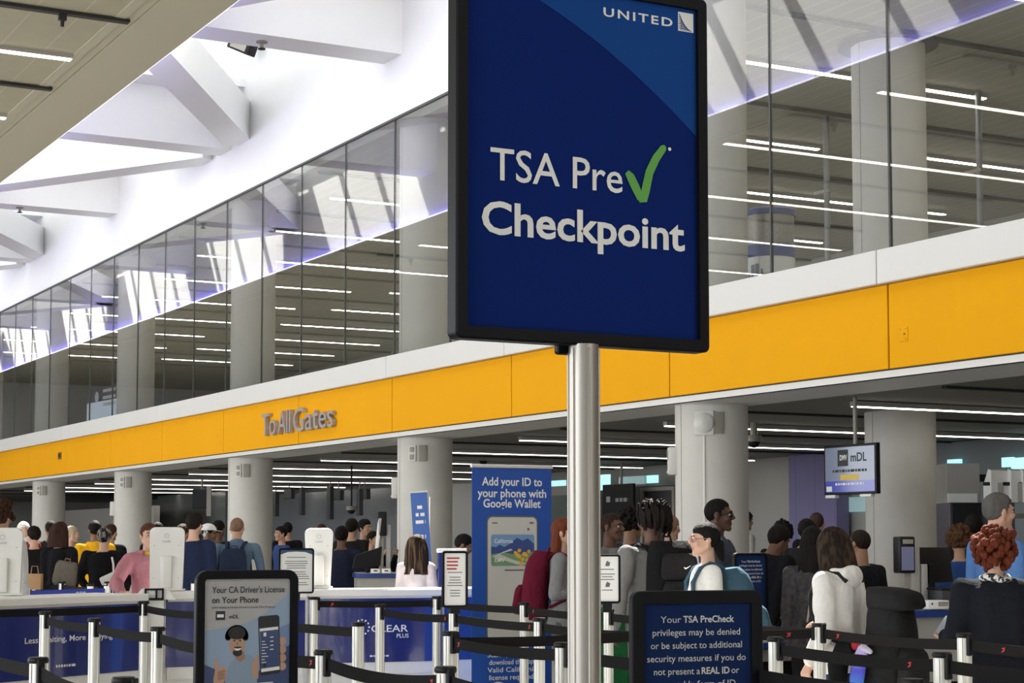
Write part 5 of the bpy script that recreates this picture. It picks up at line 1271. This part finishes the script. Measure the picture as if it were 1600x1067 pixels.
# --- centre right
pRd = person('woman with red hair and grey sweater wearing a burgundy backpack, beside the pole', 878, 812, 14.0, 80, (.60, .36, .27), (.20, .20, .205), GP, ('long', (.15, .042, .022), None, -.16), (BENT, BENT), True, fine=True, jacket=1)
bp_, Mb, pb = backpack('burgundy travel backpack with pink bottle pocket beside the wallet banner', pRd, .36, .58, .24, 1.19, (.115, .010, .026), None, R(6), .03, 1, lean=0)
bt = thing('water_bottle', 'pale pink water bottle in the side of the burgundy backpack', 'bottle', tuple(attach_pt(pRd[0], pRd[2], (.215, .25, 1.07))), 0)
MB().lathe(0, 0, [(0, -.02), (.038, -.02), (.04, .09), (.03, .12), (.022, .135), (.022, .15)], 18).build('body', mat('bottle_pink', (.72, .45, .52), .4), bt, 60); MB().lathe(0, 0, [(0, .145), (.03, .145), (.032, .165), (.026, .19), (0, .192)], 18).build('cap', mat('bottle_pink', (.72, .45, .52), .4), bt, 60)
person('man with shaved head in grey patterned shirt facing right, right of the pole', 953, 803, 14.6, 62, S3, (.19, .19, .18), GP, ('buzz', (.030, .018, .014)), (BENT, BENT), fine=True, build=1.05)
person('person with curly black hair behind the dreadlocked man', 984, 800, 15.6, 115, S4, (.02, .025, .05), BP, ('curly', HB), jacket=1)
pD = person('man with dark dreadlocks in grey sweater wearing a black backpack', 1019, 788, 11.9, -150, S3, (.17, .168, .165), KHK, ('dreads', (.014, .011, .010)), (DOWN, ((.26, .12, -1), (-.05, -.40, -.85))), fine=True, jacket=1, build=1.1)
bp1, Mb1, _ = backpack('black and grey backpack with a white tick mark on the dreadlocked man', pD, .40, .52, .21, 1.24, (.010, .010, .011), (.020, .020, .022), 0, .02, 2)
tk = MB(); thick([(-.035, .02), (-.02, .008), (.0, .014), (.04, .035)], [.004, .007, .005, .001], 0, tk); tk.v = [tuple(Mb1 @ Vector((-x * .75 - .035, .224, z * .75 + .33))) for x, y, z in tk.v]; tk.build('tick_mark', print_w, bp1)
rd_ = MB(); rd_.tube([(.06 * math.cos(R(a)), .262, .13 + .03 * math.sin(R(a))) for a in range(20, 200, 20)], .006, 6, 0, 1, Mb1); rd_.build('red_badge', logo_m, bp1)
ol = attach_pt(pD[0], pD[2], (-.26, -.02, .60)); t = thing('jacket_bundle', 'olive khaki jacket hanging at the side of the dreadlocked man', 'jacket', tuple(ol), 0)
jm = MB(); jm.cap((0, 0, .42), (.03, 0, .1), .05, .10, 12); jm.cap((.03, 0, .1), (.0, .03, -.25), .11, .09, 12); jm.cap((-.02, -.03, .3), (-.06, -.03, -.1), .05, .06, 10)
remesh(jm, 'cloth', fabric((.145, .125, .085)), t, .012, 4, .5, .02, 12)
MB().tube([(.02, -.1, .12), (.05, -.13, .0), (.03, -.14, -.08), (.0, -.13, -.02), (.0, -.11, .08)], .008, 6).build('loop', fabric((.25, .22, .16)), t, 60)
gb = spot(958, 12.6); t = thing('green_bag', 'green fabric bag between the right notice and the khaki jacket', 'bag', (gb.x, gb.y, .0), RZ_CAM)
g_m = MB(); g_m.rbox(-.10, .14, -.06, .1, .35, 1.02, .05, 3); remesh(g_m, 'bag_body', fabric((.012, .085, .03)), t, .015, 3, .5, .02, 9); MB().tube([(-.04, 0, 1.0), (-.03, 0, 1.15), (.06, 0, 1.15), (.07, 0, 1.0)], .012, 6).build('handle', fabric((.012, .085, .03)), t, 60); MB().rbox(-.06, .10, -.03, .07, 0, .36, .02).build('wheel_base', black, t)
person('man with shaved pale head behind the dreadlocked man, before the column', 1047, 806, 16.2, 150, (.45, .26, .19), (.25, .24, .23), BP, ('buzz', (.22, .13, .09)), fine=True)
pG = person('girl with tied black hair and glasses in white sweater facing left', 1104, 819, 11.4, -84, (.62, .39, .28), (.74, .73, .70), JEAN, ('tied', (.012, .010, .010)), (BENT, BENT), True, fine=True, jacket=1, glasses=mat('glasses_pink', (.35, .16, .17), .3))
bp2, Mb2, _ = backpack('big slate blue backpack worn by the girl in the white sweater', pG, .36, .56, .27, 1.15, (.045, .095, .135), (.05, .105, .145), R(8), .03, 1)
sp_ = MB(); sp_.rbox(-.19, -.17, .05, .15, .27, .34, .006, 2, 0, Mb2); sp_.build('label_patch', mat('label_pink', (.42, .17, .14), .7), bp2); 
lb = MB(); lb.rbox(-.19, -.172, .19, .25, .34, .385, .004, 2, 0, Mb2); lb.build('white_badge', print_w, bp2)
person('man with dark glasses and grey-blue jacket facing right before the front column', 1119, 781, 13.0, 82, (.085, .042, .028), (.05, .058, .075), NVP, ('buzz', (.008, .007, .007)), (BENT, DOWN), fine=True, jacket=1, collar=True, glasses=mat('glasses_black', (.01, .01, .01), .3), sun_glasses=True, build=1.08)
person('person in long black coat bending forward right of the small privileges poster', 1214, 820, 14.4, 120, S3, (.008, .008, .010), BP, ('full', HB), (DOWN, DOWN), lean=.42, jacket=2, coat=True, build=1.3)
person('person with dark hair and white collar half hidden right of the front column', 1163, 800, 24.5, 120, S2, (.5, .48, .45), BP, ('bob', (.022, .014, .012)), female=True, lean=.1)
person('person with round dark afro hair far behind the black coat', 1222, 818, 19.0, 175, S3, BLK, BP, ('curly', HB), jacket=1)
person('balding person far back before the violet-lit wall', 1275, 802, 19.6, 170, (.42, .22, .16), BLK, BP, ('fringe', (.05, .03, .025)), jacket=1)
person('person with black hair stooping before the balding person', 1259, 813, 17.2, 150, S2, (.016, .016, .018), BP, ('full', HB), lean=.2, jacket=2, build=1.15)
pB = person('person in patterned sleeve with black hair carrying a quilted black bag', 1268, 825, 12.0, 155, S2, mat('speckled_sleeve', (.05, .045, .05), .85, spec=.1, var=.9, vscale=30), BP, ('long', HB, None, -.22), (DOWN, DOWN), True, jacket=1)
bq = attach_pt(pB[0], pB[2], (-.10, .20, .86)); t = thing('quilted_bag', 'black quilted shoulder bag with pale strap left of the white hoodie', 'bag', tuple(bq), RZ_CAM)
MB().rbox(-.10, .10, -.06, .06, 0, .17, .03, 3).build('bag_body', mat('quilted_black', (.02, .02, .022), .35, bump=.8, bscale=45), t, 60)
MB().tube([(-.08, 0, .16), (-.05, 0, .36), (.03, .04, .46), (.07, 0, .36), (.08, 0, .16)], .008, 6).build('chain_strap', mat('strap_pale', (.35, .33, .3), .4), t, 60); MB().rbox(-.11, .11, -.066, -.055, .09, .13, .006).build('flap', black, t, 60)
pWH = person('woman in white hoodie with long dark hair wearing a huge black trekking pack', 1301, 824, 9.9, -135, S1, (.76, .74, .71), JEAN, ('long', (.020, .014, .011), (.055, .036, .024), -.18, .108), (BENT, ((.22, .10, -1), (-.05, -.50, -.7))), True, fine=True, jacket=2, hood=(.78, .76, .73), lean=.10, head=(-42, 14))
pkw = backpack('huge black trekking backpack with lid on the woman in the white hoodie', pWH, .34, .58, .30, 1.03, (.022, .022, .023), (.028, .028, .029), R(-4), .05, 1, flap=True)
tp, Mp, pp = pkw
for k, (c_, x_) in enumerate((((.62, .08, .12), .21), ((.10, .16, .62), .24))):
    bb_ = MB()
    tt = thing('neck_pillow' if k == 0 else 'sandal', 'red-topped black travel pillow hanging on the trekking pack' if k == 0 else 'blue and lilac sandal hanging on the trekking pack', 'pillow' if k == 0 else 'sandal', tuple(attach_pt(pWH[0], pWH[2], (x_, .15 + .09 * k, .86))), pWH[0].rotation_euler.z)
    if k == 0:
        MB().tube([(-.02, -.06, -.12), (-.03, -.07, .02), (-.02, -.02, .12), (-.02, .04, .13)], [.045, .055, .05, .04], 12).build('cushion', fabric((.012, .012, .013)), tt, 60)
        MB().cap((-.03, -.03, .12), (-.03, .05, .14), .042, .03, 10).build('red_end', fabric((.62, .05, .08)), tt, 60); MB().cap((-.03, .04, .155), (-.03, .12, .15), .012, .012, 8).build('white_strap', fabric((.7, .7, .7)), tt, 60)
    else:
        gr = mat('blue_lilac_fade', (.1, .15, .6), .5); nt = gr.node_tree; b_ = nt.nodes['Principled BSDF']; tc = nt.nodes.new('ShaderNodeTexCoord'); sx_ = nt.nodes.new('ShaderNodeSeparateXYZ'); cr = nt.nodes.new('ShaderNodeValToRGB')
        cr.color_ramp.elements[0].color = (.05, .35, .72, 1); cr.color_ramp.elements[1].color = (.55, .45, .72, 1); e_ = cr.color_ramp.elements.new(.55); e_.color = (.05, .05, .55, 1)
        nt.links.new(tc.outputs['Generated'], sx_.inputs[0]); nt.links.new(sx_.outputs[2], cr.inputs[0]); nt.links.new(cr.outputs[0], b_.inputs['Base Color'])
        MB().tube([(-.02, -.02, -.16), (-.03, -.01, -.05), (-.03, .01, .05), (-.02, .04, .12)], [.03, .045, .045, .03], 12, 0, .5).build('sole', gr, tt, 60)
        MB().cap((-.02, .04, .12), (-.02, .08, .10), .02, .015, 8).build('heel_loop', fabric((.6, .55, .68)), tt, 60)
person('boy with short dark hair beyond the white hoodie, seen from behind', 1344, 829, 13.2, -150, (.30, .16, .10), (.015, .016, .02), BP, ('buzz', (.02, .013, .010)), fine=True, jacket=1)
person('tall man with grey hair in light blue shirt facing right', 1556, 773, 11.4, 108, (.52, .30, .21), (.085, .185, .42), NVP, ('short', (.10, .095, .09)), (BENT, BENT), fine=True, collar=True, build=1.15)
pZ = person('person with curly auburn hair in black blazer and patterned scarf at the right edge', 1552, 832, 9.2, 176, S1, (.012, .013, .018), BP, ('curly', (.115, .028, .014), None, 1.16), (((.20, .10, -1), (-.1, -.5, -.5)), ((.24, .12, -1), (.02, -.85, -.05))), True, fine=True, jacket=2, build=1.15, scarf=scarf_m)
wz = pZ[4][1]; ph = pZ[2] @ (wz[3] + wz[4] * .10); q = attach_pt(pZ[0], Matrix.Identity(4), ph)
t = thing('smartphone', 'pale smartphone in the hand of the person in the black blazer', 'phone', tuple(q + Vector((0, 0, .02))), RZ_CAM); MB().rbox(-.036, .036, -.005, .005, -.03, .11, .004, 2, 0, Matrix.Rotation(R(-35), 4, 'X') @ Matrix.Rotation(R(35), 4, 'Y')).build('case', mat('phone_pale', (.35, .38, .42), .3), t, 40); MB().rbox(-.032, .032, .005, .0062, -.025, .105, .0005, 1, 0, Matrix.Rotation(R(-35), 4, 'X') @ Matrix.Rotation(R(35), 4, 'Y')).build('screen', black, t)
person('officer with brown curly hair in blue uniform behind the man in the light blue shirt', 1497, 826, 14.5, 170, S2, (.02, .05, .17), BP, ('curly', (.075, .036, .018)), female=True)
person('person with black hair behind the curly haired officer', 1520, 807, 17.2, 160, S2, BLK, BP, ('full', HB), jacket=1)
person('person in dark green jacket cut by the right edge', 1606, 862, 12.5, 160, S2, (.02, .03, .018), BP, ('short', HB), jacket=2)
# small things carried
q = attach_pt(pH[0], pH[2], (-.13, .19, 1.13)); t = thing('camera_bag', 'white camera strapped across the wide black coat', 'camera', tuple(q), RZ_CAM)
MB().rbox(-.10, .10, -.04, .04, -.05, .05, .02, 2, 0, Matrix.Rotation(R(-25), 4, 'Y')).build('camera_body', mat('camera_white', (.7, .69, .66), .5), t, 60); MB().tube([(.05, 0, .05), (.05, -.02, .16), (.03, -.01, .24)], .012, 6).build('strap', mat('camera_white', (.7, .69, .66), .5), t, 60); MB().tube([(.02, 0, -.04), (.05, -.02, -.16), (.08, 0, -.24)], .008, 6).build('lower_strap', mat('camera_white', (.7, .69, .66), .5), t, 60)
q = spot(57, 19.3, .93); t = thing('paper_bag', 'brown paper bag below the woven grey bag', 'bag', tuple(q), RZ_CAM)
MB().rbox(-.08, .08, -.05, .05, 0, .17, .006).build('bag_body', mat('kraft_paper', (.42, .25, .12), .8), t, 40); MB().tube([(-.04, 0, .17), (-.03, 0, .25), (.03, 0, .25), (.04, 0, .17)], .005, 6).build('handle', mat('kraft_paper', (.42, .25, .12), .8), t, 60)
p = spot(90, 16.5); a_ = spot(45, 16.4); b_ = spot(170, 17.2); t = thing('blue_belt_barrier', 'bright blue lettered belt stretched low behind the left counter', 'belt', tuple(a_), math.atan2(b_.y - a_.y, b_.x - a_.x)); L_ = (b_ - a_).length
MB().box(0, L_, -.002, .002, .93, 1.0).build('belt', mat('belt_blue', (.012, .03, .28), .6), t); m = MB(); letter(m, 'CLEAR', L_ * .6, .945, height=.03, width=.12, y=-.004, bold=.01); m.build('lettering', print_w, t)
MB().cyl(0, 0, 0, 1.02, .03, 16).build('post', alu, t, 40); MB().cyl(L_, 0, 0, 1.02, .03, 16).build('far_post', alu, t, 40)
for o in bpy.data.objects:
    if '_S' in o: del o['_S']
